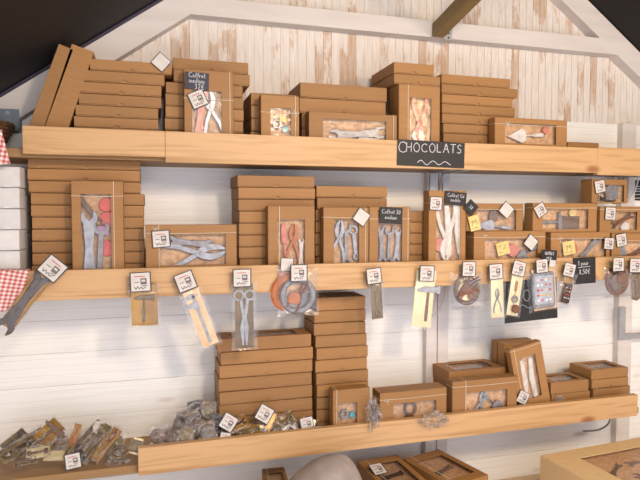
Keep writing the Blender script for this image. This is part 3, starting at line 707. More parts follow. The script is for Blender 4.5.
wbox(592, 627.5, 179, zD, (598, 624, 185, 202), 'highest kraft window box on the right, crowning the upper row', Y=-.212, d=.06, strings=(('v', .2),),
     tools=[('lump', .07, .6, .55, 0, 'choc_steel', 'grey chocolate lump in the highest right-hand window box'), ('open_wrench', .08, .4, .12, 100, 'choc_dark', 'dark chocolate wrench in the highest right-hand window box')], tags=[(600, 186.5, -12, .048)])
# yellow handwritten papers
def paper(px, py, w, h, deg, Y, label, lines, zb=None):
    M = T(*at(px, py, Y)) @ RY(deg); rt = MB(); rt.box(-w/2, w/2, -.0004, .0004, -h/2, h/2, 0)
    for s_ in lines: rt.strokes([s_], .0018, -.0005, 1)
    o = rt.build('paper_note', ['yellow_paper', 'grey_print'], None, M); tag(o, label, 'paper', 'yellow handwritten papers'); return o
sq = [(-.010, -.010), (-.008, .010), (0, .002), (.006, .011), (.010, -.006)]
paper(474.5, 223, .040, .052, -15, -.226, 'yellow handwritten note below the black diamond slate', [sq, [(-.012, -.018), (.010, -.016)]])
paper(503, 248.5, .050, .046, -14, -.2195, 'yellow spotted note inside the left lower-row window box', [[(-.015, .01), (-.005, .014)], [(0, -.005), (.01, .004)], [(-.016, -.01), (-.004, -.012)], [(.006, .012), (.014, .008)]])
paper(569, 248, .052, .050, -10, -.2195, 'yellow note with letters inside the middle lower-row box', [sq, [(-.018, -.012), (-.008, -.016)], [(.002, -.016), (.012, -.012)]])
# pale boxes at the far left
stack('pale front stack at far-left picture edge', 166, 21.3, ZM, [(-5, 20)], Y=-.222, d=.095, group='pale boxes at the left edge', mat='white_card', adj='pale grey', strs=[None])
stack('white stack between pale stack and brown boxes', 195, 21, ZM, [(-40, 27)], Y=-.122, d=.115, group='white boxes at the left edge', mat='white_card', adj='white', strs=[None])

# ---------------------------------------------------------------- BOTTOM SHELF
def lying_window(xl, xr, yt, zb, d, Y, label, win=(.14, .14, .18, .18), rz=0, lab=None, kind='open_wrench', mat='choc_steel', ztop=None):
    """window box lying on its back: its window faces up. yt = row of the front top edge at xl"""
    global BOXN; BOXN += 1
    a, c = at(xl, yt, Y), at(xr, yt, Y); zt = ztop or a.z; h = zt-zb; w = c.x-a.x
    # local: front(-Y) -> up, height(z) -> +Y
    M = T((a.x+c.x)/2, Y, zt) @ RZ(rz) @ RX(-90)
    rt = window_box(w, d, h-.0006, M, label, win, seed=BOXN, strings=(('v', .18),))
    if lab: put_tool(kind, min(w, .2)*.62, M @ T(0, .0115, d/2) @ RY(80), mat, lab, t=.007)
    return rt, zt
Yb = -.150; db = .13
zc0 = at(217.5, 339.5, Yb).z; hrow = zc0-at(217.5, 352.5, Yb).z
lying_window(217.5, 311, 339.5, zc0-hrow, .11, Yb, 'kraft window box lying on top of the bottom shelf left stack', lab='grey chocolate wrench in the box topping the bottom left stack')
stack('lying-window stack, left on bottom shelf', 352.5, 12.6, ZB, [(221, 313), (219.5, 312.5), (219, 312), (219, 312), (219.5, 312.5), (219.5, 313)], Y=Yb, d=db, start=1, ztop=zc0-hrow-.0006)
zc1 = at(317, 298, Yb).z; h1 = zc1-at(317, 311, Yb).z
lying_window(317, 365, 298, zc1-h1, .12, Yb, 'kraft window box topping the tallest bottom shelf stack', lab='grey chocolate wrench in the box topping the tallest stack')
stack('tallest stack of bottom shelf', 311, 13.1, ZB, [(314.5, 366), (314, 365.5), (316, 367), (316.5, 368), (315, 367), (316, 368), (316.5, 368)], Y=Yb, d=db, start=1, ztop=zc1-h1-.0006)
wbox(333, 369.5, 390.5, ZB, (338.5, 357, 403, 431), 'upright kraft window box with teal candy, in front of tallest stack', d=.045, strings=(('v', .1),),
     tools=[('lump', .022, .78, .55, 0, 'candy_teal', 'turquoise candy in the upright bottom shelf box'), ('nut', .03, .35, .6, 0, 'choc_steel', 'grey chocolate nut in the upright bottom shelf box'), ('lump', .024, .4, .12, 0, 'candy_red', 'red candy in the upright bottom shelf box')])
wbox(380, 446.5, 393.5, ZB, (393.5, 436, 402, 424), 'kraft window box with round brown chocolates, behind crumpled cellophane', d=.07, strings=(('h', .84),), knot=(.1, .8),
     tools=[('cog', .045, .42, .72, 0, 'choc_rust', 'upper round brown chocolate ring in the low window box'), ('cog', .042, .40, .22, 0, 'choc_milk', 'lower round brown chocolate ring in the low window box')])
# pile with a lying window box, box with a trowel in front
zg = at(449, 372, -.155).z; hg = zg-at(449, 386.5, -.155).z
lying_window(449, 505, 372, zg-hg, .13, -.155, 'kraft window box lying on the pile behind the trowel box', lab='silver chocolate wrench in the box lying behind the trowel box', mat='choc_silver')
stack('pile behind the trowel box', 386.5, 14, ZB, [(450, 505)], Y=-.155, d=.135, start=1, ztop=zg-hg-.0006)
wbox(452.5, 517, 382, ZB, (465.5, 507, 391, 417), 'kraft window box with grey trowel and scissors, right on bottom shelf', d=.045, strings=(('v', .2), ('h', .88)),
     tools=[('trowel', .11, .72, .5, -50, 'choc_steel', 'grey chocolate trowel in the front bottom shelf box'), ('pliers', .11, .38, .45, 20, 'choc_silver', 'silver chocolate pliers beside the trowel, bottom shelf box'), ('lump', .04, .12, .1, 0, 'choc_rust', 'brown chocolate lump beside the pliers, bottom shelf box')])
# standing boxes and the tilted window box
for (xl, xr, yt, Y, d_, lab) in [(496.5, 527, 341, -.060, .03, 'upright kraft box standing rearmost behind the tilted window box'), (504, 532, 344, -.112, .04, 'upright kraft box standing second behind the tilted window box')]:
    a, c = at(xl, yt, Y), at(xr, yt, Y)
    xa = max(a.x, at(505, 372, -.155).x+.002)
    closed_box(c.x-xa+.02, a.z-ZB, d_, T((xa+c.x+.02)/2, Y+d_/2, ZB+.0004), lab, 'upright boxes behind the tilted window box', string=.12)
Yt = -.205; a, c, e_ = at(509, 346.5, Yt), at(541, 344, Yt), at(520.5, 412, Yt)
ang = math.degrees(math.atan2(a.x-e_.x, a.z-e_.z)); w = (c.x-a.x)*math.cos(R(ang)); hh = .24
M = T(0, 0, 0); th = R(ang)
ctr_top = Vector(((a.x+c.x)/2, Yt, a.z)); axis = Vector((math.sin(th), 0, math.cos(th)))
lowc = abs(math.sin(th))*w/2
hh = (ctr_top.z-ZB-lowc-.001)/math.cos(th); base = ctr_top-axis*hh
M = T(*base) @ RY(ang)
rt = window_box(w, hh, .03, M, 'kraft window box tilted to the left, silver tools inside, bottom shelf', (.24, .24, .22, .16), seed=77, strings=(('v', .13), ('h', .97)))
put_tool('sheet_tools', .15, M @ T(-.004, .0115, hh*.50) @ RY(2), 'choc_white', 'pair of silver-white chocolate files in the tilted window box', t=.007)
add_tag(rt, M, 523, 397.5, Yt-.006, 28, .047)
zj = at(551, 383, -.20).z; hj = zj-at(551, 394.5, -.20).z
lying_window(551, 588.5, 383, zj-hj, .11, -.20, 'small kraft window box lying topmost in the low right pair', lab='grey chocolate wrench in the lying box of the low right pair')
stack('low right pair on bottom shelf', 395, 12, ZB, [(551.5, 590)], Y=-.20, d=.12, start=1, ztop=zj-hj-.0006)
zk = at(590, 370.5, -.19).z; hk = zk-at(590, 380, -.19).z
lying_window(591.5, 628, 370.5, zk-hk, .12, -.19, 'kraft window box lying topmost at the right end, bottom shelf', lab='brown chocolate wrench in the right-end lying box', mat='choc_rust')
stack('right-end stack of bottom shelf', 380, 9.6, ZB, [(592, 628.5), (593, 630), (593, 630)], Y=-.19, d=.13, start=1, ztop=zk-hk-.0006)

# ---------------------------------------------------------------- CHALK SIGNS
GL = {  # strokes in a unit box (x 0..w, z 0..1)
 'C': (.7, [[(.62, .85), (.45, 1), (.15, .9), (0, .5), (.12, .12), (.4, 0), (.64, .12)]]), 'H': (.6, [[(0, 0), (0, 1)], [(.5, 0), (.5, 1)], [(0, .5), (.5, .52)]]),
 'O': (.7, [[(.3, 1), (.05, .75), (0, .4), (.15, .05), (.4, 0), (.6, .3), (.58, .75), (.3, 1)]]), 'L': (.55, [[(0, 1), (.02, 0), (.45, .02)]]),
 'A': (.65, [[(0, 0), (.28, 1), (.56, 0)], [(.1, .38), (.47, .38)]]), 'T': (.6, [[(0, .98), (.56, 1)], [(.28, 1), (.26, 0)]]),
 'S': (.5, [[(.42, .88), (.22, 1), (.03, .8), (.12, .56), (.36, .42), (.4, .15), (.2, 0), (0, .12)]]), 'U': (.6, [[(0, 1), (.02, .2), (.22, 0), (.46, .18), (.5, 1)]]),
 'I': (.2, [[(.05, 1), (.05, 0)]]), 'G': (.7, [[(.6, .85), (.4, 1), (.1, .85), (0, .45), (.15, .08), (.4, 0), (.6, .2), (.6, .45), (.38, .45)]]),
 'o': (.42, [[(.18, .5), (.0, .3), (.08, .03), (.28, .05), (.34, .3), (.18, .5)]]), 'f': (.3, [[(.3, .95), (.16, .95), (.12, .7), (.1, 0)], [(0, .52), (.26, .54)]]),
 'r': (.3, [[(0, .5), (.02, 0)], [(.02, .32), (.14, .48), (.26, .46)]]), 'e': (.4, [[(.03, .26), (.32, .3), (.26, .48), (.1, .48), (0, .25), (.12, .02), (.32, .08)]]),
 't': (.3, [[(.12, .9), (.12, .08), (.26, .03)], [(0, .56), (.26, .58)]]), 'm': (.6, [[(0, .5), (0, 0)], [(0, .35), (.14, .5), (.24, .35), (.24, 0)], [(.24, .35), (.38, .5), (.5, .35), (.5, 0)]]),
 'd': (.42, [[(.32, .95), (.33, 0)], [(.32, .38), (.14, .5), (0, .25), (.12, .02), (.32, .12)]]), 'i': (.16, [[(.05, .5), (.05, 0)], [(.05, .68), (.06, .74)]]),
 'u': (.42, [[(0, .5), (.03, .08), (.18, 0), (.32, .12)], [(.33, .5), (.33, 0)]]), 'p': (.42, [[(0, .5), (0, -.35)], [(0, .38), (.18, .5), (.33, .28), (.2, .02), (0, .1)]]),
 'n': (.4, [[(0, .5), (0, 0)], [(0, .35), (.16, .5), (.3, .35), (.3, 0)]]), 'a': (.4, [[(.3, .45), (.1, .48), (0, .2), (.14, .02), (.3, .15), (.3, .48), (.33, 0)]]),
 'l': (.18, [[(.05, .95), (.06, 0)]]), 'è': (.4, [[(.03, .26), (.32, .3), (.26, .48), (.1, .48), (0, .25), (.12, .02), (.32, .08)], [(.08, .8), (.2, .64)]]),
 '0': (.5, [[(.2, 1), (0, .6), (.06, .1), (.25, 0), (.4, .4), (.34, .9), (.2, 1)]]), '1': (.3, [[(.02, .75), (.18, 1), (.18, 0)]]), '2': (.5, [[(.02, .8), (.2, 1), (.38, .8), (.3, .5), (0, .02), (.42, .02)]]),
 '3': (.5, [[(.02, .9), (.25, 1), (.36, .78), (.14, .54), (.38, .3), (.22, 0), (0, .1)]]), '5': (.5, [[(.4, 1), (.08, .98), (.05, .58), (.3, .6), (.4, .3), (.22, 0), (0, .1)]]),
 '8': (.5, [[(.2, .52), (.03, .76), (.2, 1), (.37, .76), (.2, .52), (.0, .25), (.2, 0), (.4, .25), (.2, .52)]]), ',': (.2, [[(.08, .08), (.03, -.15)]]),
 '€': (.6, [[(.5, .9), (.3, 1), (.1, .75), (.08, .3), (.26, 0), (.5, .1)], [(0, .6), (.36, .62)], [(0, .4), (.34, .42)]]), ' ': (.3, [])}
def write(text, x, z, h, slant=.0):
    out = []
    for c in text:
        wd, st = GL[c]
        for s_ in st: out.append([(x+(p[0]+slant*p[1])*h, z+p[1]*h) for p in s_])
        x += (wd+.12)*h
    return out, x
def centred(text, z, h, cx=0):
    wd = sum(GL[c][0]+.12 for c in text)*h-.12*h
    return write(text, cx-wd/2, z, h)[0]
def slate(px, py, w, h, deg, Y, lines, label, mat='slate', sw=.0022, rx=0, M=None):
    M = M or (T(*at(px, py, Y)) @ RY(deg) @ RX(rx))
    rt = empty('slate_sign', M); tag(rt, label, 'sign', 'black slate signs')
    b = MB(); b.box(-w/2, w/2, -.0012, .0012, -h/2, h/2); b.build('slate_panel', mat, rt, bevel=.0004)
    if lines: MB().strokes(lines, sw, -.0013).build('chalk_writing', 'chalk', rt)
    return rt
def dims(x0, y0, x1, y1, Y):
    a, c = at(x0, y0, Y), at(x1, y1, Y); return abs(c.x-a.x), abs(a.z-c.z)
# CHOCOLATS board: screwed to the top rail
w, h = dims(398, 140.5, 465, 140.5, -.2535)[0], .084
hL = .030; ls = []; x = -w/2+.003
for ch, sc_, dz in zip('CHOCOLATS', (1.15, .95, 1, .9, 1, .9, 1, .95, .95), (-.004, 0, 0, .001, .001, .003, .003, .003, .003)):
    wd, st = GL[ch]; hh_ = hL*sc_; k = (w-.008)/(.62*9*hL*1.22)
    for s_ in st: ls.append([(x+p[0]*hh_*k, .004+dz+p[1]*hh_) for p in s_])
    x += (wd+.13)*hL*k*.985
ls.append([(-.050+i*.0060, -.030+.008*math.sin(i*.85)*(1-.02*i)+.0001*i) for i in range(21)])
slate(431.5, 154, w, h, 1.2, -.2535, ls, 'long black slate reading CHOCOLATS, fixed to the top rail')
w, h = dims(185, 71.5, 209, 90, -.226)
slate(197, 81, w, h, 2, -.2262, centred('Coffret', .010, .014)+centred('medium', -.006, .014)+centred('32€', -.024, .015, .008), 'dark blue slate reading Coffret medium on the red-sweets box', mat='slate_blue', sw=.0015)
w, h = dims(379.7, 207.5, 402.3, 223.5, -.226)
slate(391, 215.5, w, h, 3, -.2262, centred('Coffret 30', .006, .013)+centred('medium', -.012, .013), 'small slate reading Coffret medium on the right wrench box', sw=.0014)
w, h = dims(444.5, 191.5, 466, 205, -.226)
slate(455.5, 198.5, w, h, 5, -.2262, centred('Coffret Gd', .004, .012)+centred('modèle', -.011, .012), 'small slate with faint chalk on the tall white-tools box', sw=.0012)
slate(471, 207.5, .042, .042, 42, -.2285, centred('38', -.006, .012), 'black diamond-tilted slate tied beside the tall white-tools box', sw=.0012)
w, h = dims(541.5, 251, 556.5, 264, -.2535)
slate(549, 257, w, h*1.05, 3, -.2535, centred('OUTILS', .008, .010)+centred('15€', -.014, .014), 'little slate reading OUTILS above the tablet-shaped chocolate', sw=.0017)
w, h = dims(573.5, 258.5, 595, 284, -.2535)
slate(584.5, 270.5, w, h, -2, -.2535, write('1 pour', -.028, .020, .016)[0]+[[(-.028, .012), (.024, .014)]]+centred('8,50€', -.012, .017), 'black slate with price, right on the middle rail', sw=.0016)
w, h = dims(505, 283, 557, 320, -.2475)
dl = [[(-.018+.013*math.cos(a*.52), .018+.020*math.sin(a*.52)) for a in range(13)], [(-.050+i*.006, -.020+.006*math.sin(i*.7)-.0002*i) for i in range(16)]]
slate(531, 301, w, h*1.04, -2.5, -.2478, dl, 'large black slate with faint doodle hanging below the middle rail', sw=.0010, M=T(*at(531, 300, -.2535)) @ RY(-2.5))
w, h = dims(629, 180, 668, 201, -.03)
slate(648, 190.5, w, h, 0, -.004, [[(-w/2+.004, -h/2+.008+k*.013+.004*math.sin(k)), (w/2-.02, -h/2+.016+k*.013)] for k in range(5)], 'dark slate with chalk lines, on wall at right edge', sw=.003)

# ---------------------------------------------------------------- HANGING CELLOPHANE BAGS
def pillow(w, h, t, seed, amp=.0022):
    b = MB(); nu, nv = 12, 16
    for sgn in (-1, 1):
        def fn(u, v):
            e = (4*u*(1-u))**.5*(4*v*(1-v))**.4 if 0 < u < 1 and 0 < v < 1 else 0
            wob = amp*noise.noise(Vector((u*7+seed, v*9, seed*.7+sgn)))*2
            ed = .03*w*noise.noise(Vector((seed, v*6, u*2)))
            return (-w/2+u*w+ed, sgn*t/2*e+wob*(.3+e), -v*h)
        b.grid(fn, nu, nv)
    return b
def bag(label, top, bot, wpx, card=None, tg=None, tools=(), t=.012, Y=-.264, cardw=.8, cardoff=0, group='cellophane bags hanging on the middle rail', filmw=1.12, name='cellophane_bag', cardlen=.97, film='cello', ts=.055, blank=False):
    a, c = at(*top, Y), at(*bot, Y); sc_ = at(top[0]+1, top[1], Y).x-at(top[0], top[1], Y).x
    L = math.hypot(c.x-a.x, c.z-a.z); ang = math.degrees(math.atan2(-(c.x-a.x), -(c.z-a.z))); ang = -ang if False else ang
    # local -z points along top->bottom
    M = T(*a) @ RY(math.degrees(math.atan2(a.x-c.x, a.z-c.z))); w = wpx*sc_
    rt = empty(name, M); tag(rt, label, 'bag', group)
    pillow(w*filmw, L, t, hash_(label)).build('film', film, rt, smooth=True)
    if card:
        b = MB(); b.box(-w*cardw/2+cardoff*w, w*cardw/2+cardoff*w, t*.16, t*.16+.0012, -L*cardlen, -L*.01); b.build('backing_card', card, rt)
    if tg:
        add_tag(rt, M, tg[0], tg[1], Y-t/2-.003, tg[2], ts, blank)
        p0 = M.inverted() @ at(tg[0], tg[1], Y-t/2-.003)
        # loop of string to a small nail in the rail
        b = MB(); pn = M.inverted() @ Vector((at(tg[0], tg[1], YR).x, YR-.0005, at(tg[0], tg[1]-5, YR).z))
        b.tube([p0+Vector((0, .001, 0)), (p0+pn)/2, pn], .0007, 5); b.build('string', 'string', rt)
    for j, (kind, Lt, u, v, deg, mat, lab) in enumerate(tools):
        put_tool(kind, Lt, M @ T(u*w, .003-.0045*j, -v*L) @ RY(deg), mat, lab, t=min(.007, t*.5))
    return rt, M, w, L
def hash_(s): return (sum(ord(c)*(i+1) for i, c in enumerate(s)) % 997)/31.0

bag('long cellophane bag with a dark wrench, slanting at the far left', (54, 262), (4, 329), 17, 'choc_rust' if False else 'gold_card', (52.5, 268.5, 42),
    [('open_wrench', .215, -.05, .60, 0, 'choc_gun', 'big dark chocolate wrench slanting below the gingham cloth')], t=.014, ts=.060, Y=-.270, cardw=.95)
bag('gold-backed cellophane bag with a hammer, left below middle rail', (144, 283), (145, 327), 29, 'gold_card', (140.5, 282, -2),
    [('hammer', .085, -.02, .56, 2, 'choc_olive', 'brown chocolate hammer in the gold-backed bag')], t=.02, ts=.058, cardw=.92)
bag('slanted cellophane bag with caliper on peach card', (190, 290), (212, 347), 21, 'peach_card', (185.5, 281.5, -20),
    [('caliper', .155, .02, .50, 0, 'choc_silver', 'silver-grey chocolate caliper on the slanted peach card')], t=.012, ts=.056)
bag('cellophane bag with silver scissors, left of the ring-shaped one', (244, 283), (245, 350), 23, 'olive_card', (242, 278, 0),
    [('scissors', .175, 0, .50, 0, 'choc_silver', 'silver chocolate scissors hanging with handles up')], t=.014, ts=.056)
bag('cellophane bag with round grey ring and brown tools', (298, 268), (298, 316), 36, None, (299, 273, 0),
    [('cog', .116, 0, .57, 0, 'choc_steel', 'grey chocolate ring with small holes hanging below middle rail'), ('pliers', .10, .04, .58, 32, 'choc_milk', 'brown chocolate pliers inside the grey ring'),
     ('lump', .05, -.12, .62, 10, 'choc_orange', 'orange chocolate piece inside the grey ring')], t=.026, ts=.054, filmw=1.15)
p = at(290, 293, -.258); b = MB(); b.ring(0, 0, .062, .034, -.002, .002, 24, 60, 250); o = b.build('orange_slice', 'choc_orange', None, T(*p)); tag(o, 'orange arc-shaped sweet at left behind the grey ring', 'candy')
rt, M, w, L = bag('flat cellophane bag with brown bit, left behind the ring bag', (284, 263), (281, 283), 9, None, (287, 264.5, 4), [('lump', .03, 0, .6, 0, 'choc_orange', 'small brown chocolate bit beside the ring bag')], t=.006, Y=-.2565, ts=.042, blank=True)
bag('narrow olive bag with ring spanner, right of the ring bag', (376, 282), (378, 320), 14, 'olive_card', (374, 276, -6),
    [('ring_spanner', .105, 0, .46, -3, 'choc_olive', 'olive brown chocolate ring spanner in the narrow bag')], t=.013, ts=.052)
bag('pale gold card with a brown-handled hammer, below CHOCOLATS board', (427, 270), (421, 329), 19, 'pale_gold', (427, 273.5, 3),
    [('hammer', .125, .20, .55, 0, 'choc_milk', 'chocolate hammer with wooden-brown handle on the pale gold card')], t=.012, ts=.054, cardw=1.0)
bag('cellophane bag with horseshoe, centre of middle rail', (467, 272), (467, 309), 30, None, (469, 269, 2),
    [('lump', .085, 0, .52, 0, 'pale_gold', 'pale gold piece behind the horse-head shape'), ('cog', .100, 0, .50, 0, 'choc_rust', 'brown chocolate ring behind the horse-head piece'), ('horse_head', .075, -.04, .48, 0, 'choc_milk', 'milk chocolate horse-head shape in the ring'), ('sheet_tools', .045, .2, .26, 60, 'choc_steel', 'grey chocolate files above the horse-head shape')], t=.022, ts=.052)
bag('tall cellophane bag on pale gold, left beside the big slate', (497, 271), (498, 319), 15, 'pale_gold', (496, 271.5, -3),
    [('pliers', .085, 0, .62, 0, 'choc_steel', 'grey chocolate pliers in the tall bag left of the big slate')], t=.014, ts=.055)
bag('tall cellophane bag with orange tools, in front of the big slate', (519, 270), (512, 317), 14, 'pale_gold', (519, 268.5, 14),
    [('screwdriver', .09, 0, .5, 0, 'choc_orange', 'orange chocolate screwdriver in front of the big slate'), ('nut', .028, 0, .62, 0, 'choc_steel', 'grey chocolate nut below the orange screwdriver'), ('lump', .035, .1, .82, 0, 'choc_milk', 'brown lump at the bottom of the tall bag')], t=.014, ts=.053)
bag('olive bag with spanner cut by the right picture edge', (636, 272), (637, 300), 12, 'olive_card', (635.5, 265.5, 2),
    [('ring_spanner', .11, 0, .5, 0, 'choc_rust', 'brown chocolate spanner at the right picture edge')], t=.014, ts=.055)
bag('round cellophane bag of brown chocolates, right of the price slate', (618, 266), (618, 297), 25, None, (618.5, 264.5, 0),
    [('cog', .105, 0, .50, 0, 'choc_milk', 'brown chocolate ring in the round bag at right'), ('lump', .080, -.05, .55, 0, 'choc_rust', 'lower brown chocolate shell in the round bag'), ('lump', .055, .12, .38, 20, 'choc_milk', 'upper brown chocolate shell in the round bag')], t=.03, ts=.052)
# tablet and phone shaped chocolates
def device(kind, M, w, h, label, cols, rows, body='choc_steel'):
    rt = empty(kind, M); tag(rt, label, 'chocolate')
    pts = []
    for sx, sz, a in ((1, -1, -90), (1, 1, 0), (-1, 1, 90), (-1, -1, 180)):
        r = w*.09; pts += [(sx*(w/2-r)+r*math.cos(R(a+k*30)), sz*(h/2-r)+r*math.sin(R(a+k*30))) for k in range(4)]
    MB().prism(pts, -.004, .004, inset=.001).build('slab', body, rt)
    b = MB(); b.box(-w*.42, w*.42, -.0048, -.004, -h*.38, h*.40); b.build('screen', 'screen_grey' if cols > 3 else 'choc_dark', rt)
    b = MB(); rnd = random.Random(3)
    for i in range(cols):
        for j in range(rows):
            x, z = (-.36+.72*(i+.5)/cols)*w, (-.34+.70*(j+.5)/rows)*h; s_ = w*.72/cols*.24
            b.box(x-s_, x+s_, -.0056, -.0048, z-s_, z+s_, rnd.choice([0, 0, 1, 2, 3]))
    b.build('icons', ['icon_white', 'cream_paper', 'candy_yellow', 'candy_red'], rt); return rt
Yd = -.266; s_ = at(543, 290, Yd); w = dims(532.5, 290, 554.5, 290, Yd)[0]; h = dims(543, 273, 543, 309, Yd)[1]
rt, M, ww, LL = bag('wide cellophane bag holding the tablet-shaped chocolate', (542, 268), (545, 311), 28, 'peach_card', (542, 266, -4), [], t=.02, ts=.050, cardw=.82, cardoff=.06)
device('chocolate_tablet', T(s_.x, Yd-.001, s_.z) @ RY(-4), w, h, 'tablet-shaped chocolate with icon grid in front of the big slate', 4, 5)
rt, M, ww, LL = bag('slanting bag with small phone-shaped chocolate, beside price slate', (571, 272), (563, 304), 13, 'choc_rust' if False else 'gold_card', (569.5, 270, 14), [], t=.014, ts=.050, cardw=.7)
s_ = at(566.5, 293, -.266); device('chocolate_phone', T(*s_) @ RY(14), .034, .070, 'phone-shaped dark chocolate with red and white buttons', 3, 4, 'choc_dark')
o = tag_mesh(.030, True); p = at(552.5, 264, -.258); oo = MB(); oo.box(-.013, .013, -.0005, .0005, -.014, .014); o = oo.build('paper_tag', 'cream_paper', None, T(*p) @ RY(8)); tag(o, 'small blank white paper just under the OUTILS slate', 'tag')
# loose diamond tag on the leftmost stack
p = at(161, 62, -.21); o = tag_mesh(.044, True).build('price_tag', TAGM, None, T(*p) @ RY(40)); tag(o, 'white diamond-turned tag standing on the leftmost stack', 'tag')

# ---------------------------------------------------------------- HEAPS OF BAGGED CHOCOLATES ON THE BOTTOM SHELF
GRPH = 'small bagged chocolates heaped on the bottom shelf'
def heap(px, py, Lpx, wpx, deg, lean, Y, card, tkind, tmat, label, tlabel, tagat=None, ts=.045, t=.014):
    """bag centred at pixel; deg = clockwise turn seen from the front; lean = tilt back in degrees"""
    s_ = at(px+1, py, Y).x-at(px, py, Y).x; L, w = Lpx*s_, wpx*s_; p = at(px, py, Y)
    M = T(*p) @ RX(-lean) @ RY(deg) @ T(0, 0, L/2)
    rt = empty('cellophane_bag', M); tag(rt, label, 'bag', GRPH)
    pillow(w*1.1, L, t, hash_(label), .004).build('film', 'cello_thick', rt, smooth=True)
    if card: b = MB(); b.box(-w*.42, w*.42, t*.2, t*.2+.001, -L*.96, -L*.04); b.build('backing_card', card, rt)
    if tkind: put_tool(tkind, L*.85, M @ T(0, -t*.05, -L*.5), tmat, tlabel, t=min(.007, t*.5))
    if tagat:
        p2 = at(tagat[0], tagat[1], Y-.014)
        tag_mesh(ts).build('label_tag', TAGM, rt, M.inverted() @ (T(*p2) @ RY(tagat[2]) @ RX(-12)))
    return rt
# left of the rail
heap(44, 437, 44, 24, 48, 35, -.16, 'gold_card', 'hammer', 'choc_rust', 'big brown bag on top of the far-left heap', 'rusty chocolate hammer on top of the far-left heap')
heap(20, 447, 36, 16, 62, 40, -.18, 'olive_card', 'wrench', 'choc_dark', 'dark bag at the left foot of the far-left heap', 'dark chocolate wrench at the left foot of the heap')
heap(8, 455, 26, 15, 100, 55, -.20, 'olive_card', 'nut', 'choc_olive', 'small olive bag at the left picture edge', 'olive chocolate nut at the left picture edge')
heap(38, 452, 26, 15, 85, 50, -.205, 'pale_gold', 'spanner', 'choc_rust', 'flat bag with pale label under the far-left heap', 'rust chocolate spanner under the far-left heap')
heap(54, 455, 22, 14, 95, 55, -.21, 'pale_gold', None, None, 'small flat bag with cream card beside the dark gap', '')
heap(26, 460, 24, 13, 80, 60, -.215, 'olive_card', 'ring_spanner', 'choc_rust', 'lowest flat bag of the far-left heap', 'brown ring spanner in the lowest flat bag')
heap(30, 441, 34, 20, 60, 38, -.13, 'choc_rust', 'pliers', 'choc_dark', 'brown bag behind the big bag, far-left heap', 'dark chocolate pliers behind the big far-left bag')
heap(52, 444, 30, 18, 35, 36, -.14, 'olive_card', 'scissors', 'choc_rust', 'olive bag under the right half of far-left heap', 'rusty chocolate scissors under the far-left heap top')
heap(14, 440, 30, 15, 50, 40, -.14, 'choc_olive', 'caliper', 'choc_gun', 'slanted olive bag behind the heap foot at left edge', 'grey-brown caliper behind the heap foot at left edge')
heap(60, 446, 24, 14, 10, 30, -.17, 'choc_rust', 'cog', 'choc_olive', 'brown bag just left of the dark gap between heaps', 'olive chocolate ring left of the dark gap')
heap(90, 436, 40, 16, 42, 34, -.11, 'choc_rust', 'wrench', 'choc_olive', 'rearmost brown bag of the second heap', 'olive chocolate wrench at the rear of second heap')
heap(115, 443, 26, 20, 15, 35, -.14, None, 'lump', 'choc_olive', 'clear bag with olive lump behind bare board stretch', 'olive chocolate lump behind the bare board stretch')
heap(74, 437, 30, 10, 20, 25, -.12, 'choc_orange' if False else 'gold_card', 'trowel', 'choc_orange', 'pointed orange bag between the two left heaps', 'orange chocolate trowel between the two left heaps')
heap(96, 442, 46, 14, 40, 38, -.15, 'olive_card', 'saw' if False else 'caliper', 'choc_olive', 'long olive bag slanting in the second heap', 'olive chocolate caliper slanting in the second heap')
heap(106, 444, 42, 12, 38, 38, -.175, 'gold_card', 'screwdriver', 'choc_milk', 'long thin bag right of the olive bag', 'brown chocolate screwdriver right of the olive bag')
heap(86, 447, 36, 12, 42, 40, -.19, 'olive_card', 'wrench', 'choc_steel', 'grey bag left in the second heap', 'grey chocolate wrench in the second heap')
heap(78, 456, 18, 17, 75, 30, -.215, None, 'nut', 'choc_dark', 'dark bag with white label, front of second heap', 'dark chocolate nut in front of second heap', (73, 461, -8), .044)
heap(100, 428, 22, 12, 20, 20, -.11, None, 'lump', 'choc_white', 'white-topped small bag behind the second heap', 'white chocolate lump behind the second heap')
heap(120, 452, 20, 20, 30, 60, -.20, None, 'cog', 'choc_olive', 'clear crumpled bag on bare board before the rail end', 'small olive chocolate ring before the rail end')
# behind the rail
heap(136, 446, 18, 12, 20, 30, -.19, 'pale_gold', 'block', 'choc_olive', 'pale-edged bag at the left rail end', 'olive chocolate block at the left rail end')
heap(158, 436, 22, 17, 5, 15, -.19, None, 'lump', 'choc_rust', 'dull pink-brown bag alone behind the left rail end', 'pink-brown chocolate lump alone behind the left rail end')
heap(208, 411, 22, 19, 8, 15, -.13, 'choc_rust', 'lump', 'choc_olive', 'highest dark bag leaning on the bottom left stack', 'olive chocolate lump high against the bottom left stack')
heap(192, 420, 20, 17, -12, 25, -.15, 'choc_rust', 'lump', 'choc_dark', 'dark bag upper left in the third heap', 'dark chocolate lump upper left in the third heap')
heap(186, 434, 22, 20, 20, 30, -.19, 'choc_dark', 'lump', 'choc_olive', 'shiny dark bag low left in the third heap', 'olive chocolate lump low left in the third heap')
heap(208, 432, 22, 20, -15, 25, -.20, 'choc_rust', 'lump', 'choc_dark', 'shiny dark bag low in the middle, third heap', 'dark chocolate lump low in the third heap')
heap(196, 410, 20, 18, -8, 15, -.10, 'choc_dark', 'cog', 'choc_steel', 'glinting bag at the upper back of third heap', 'grey chocolate ring at the upper back of third heap')
heap(180, 426, 22, 16, 15, 25, -.12, 'choc_rust', 'lump', 'choc_gun', 'dark bag at the far left of third heap', 'grey-brown lump at the far left of third heap')
heap(172, 438, 18, 16, 0, 20, -.17, 'choc_rust', 'lump', 'choc_rust', 'low reddish bag left of the third heap', 'reddish chocolate lump left of the third heap')
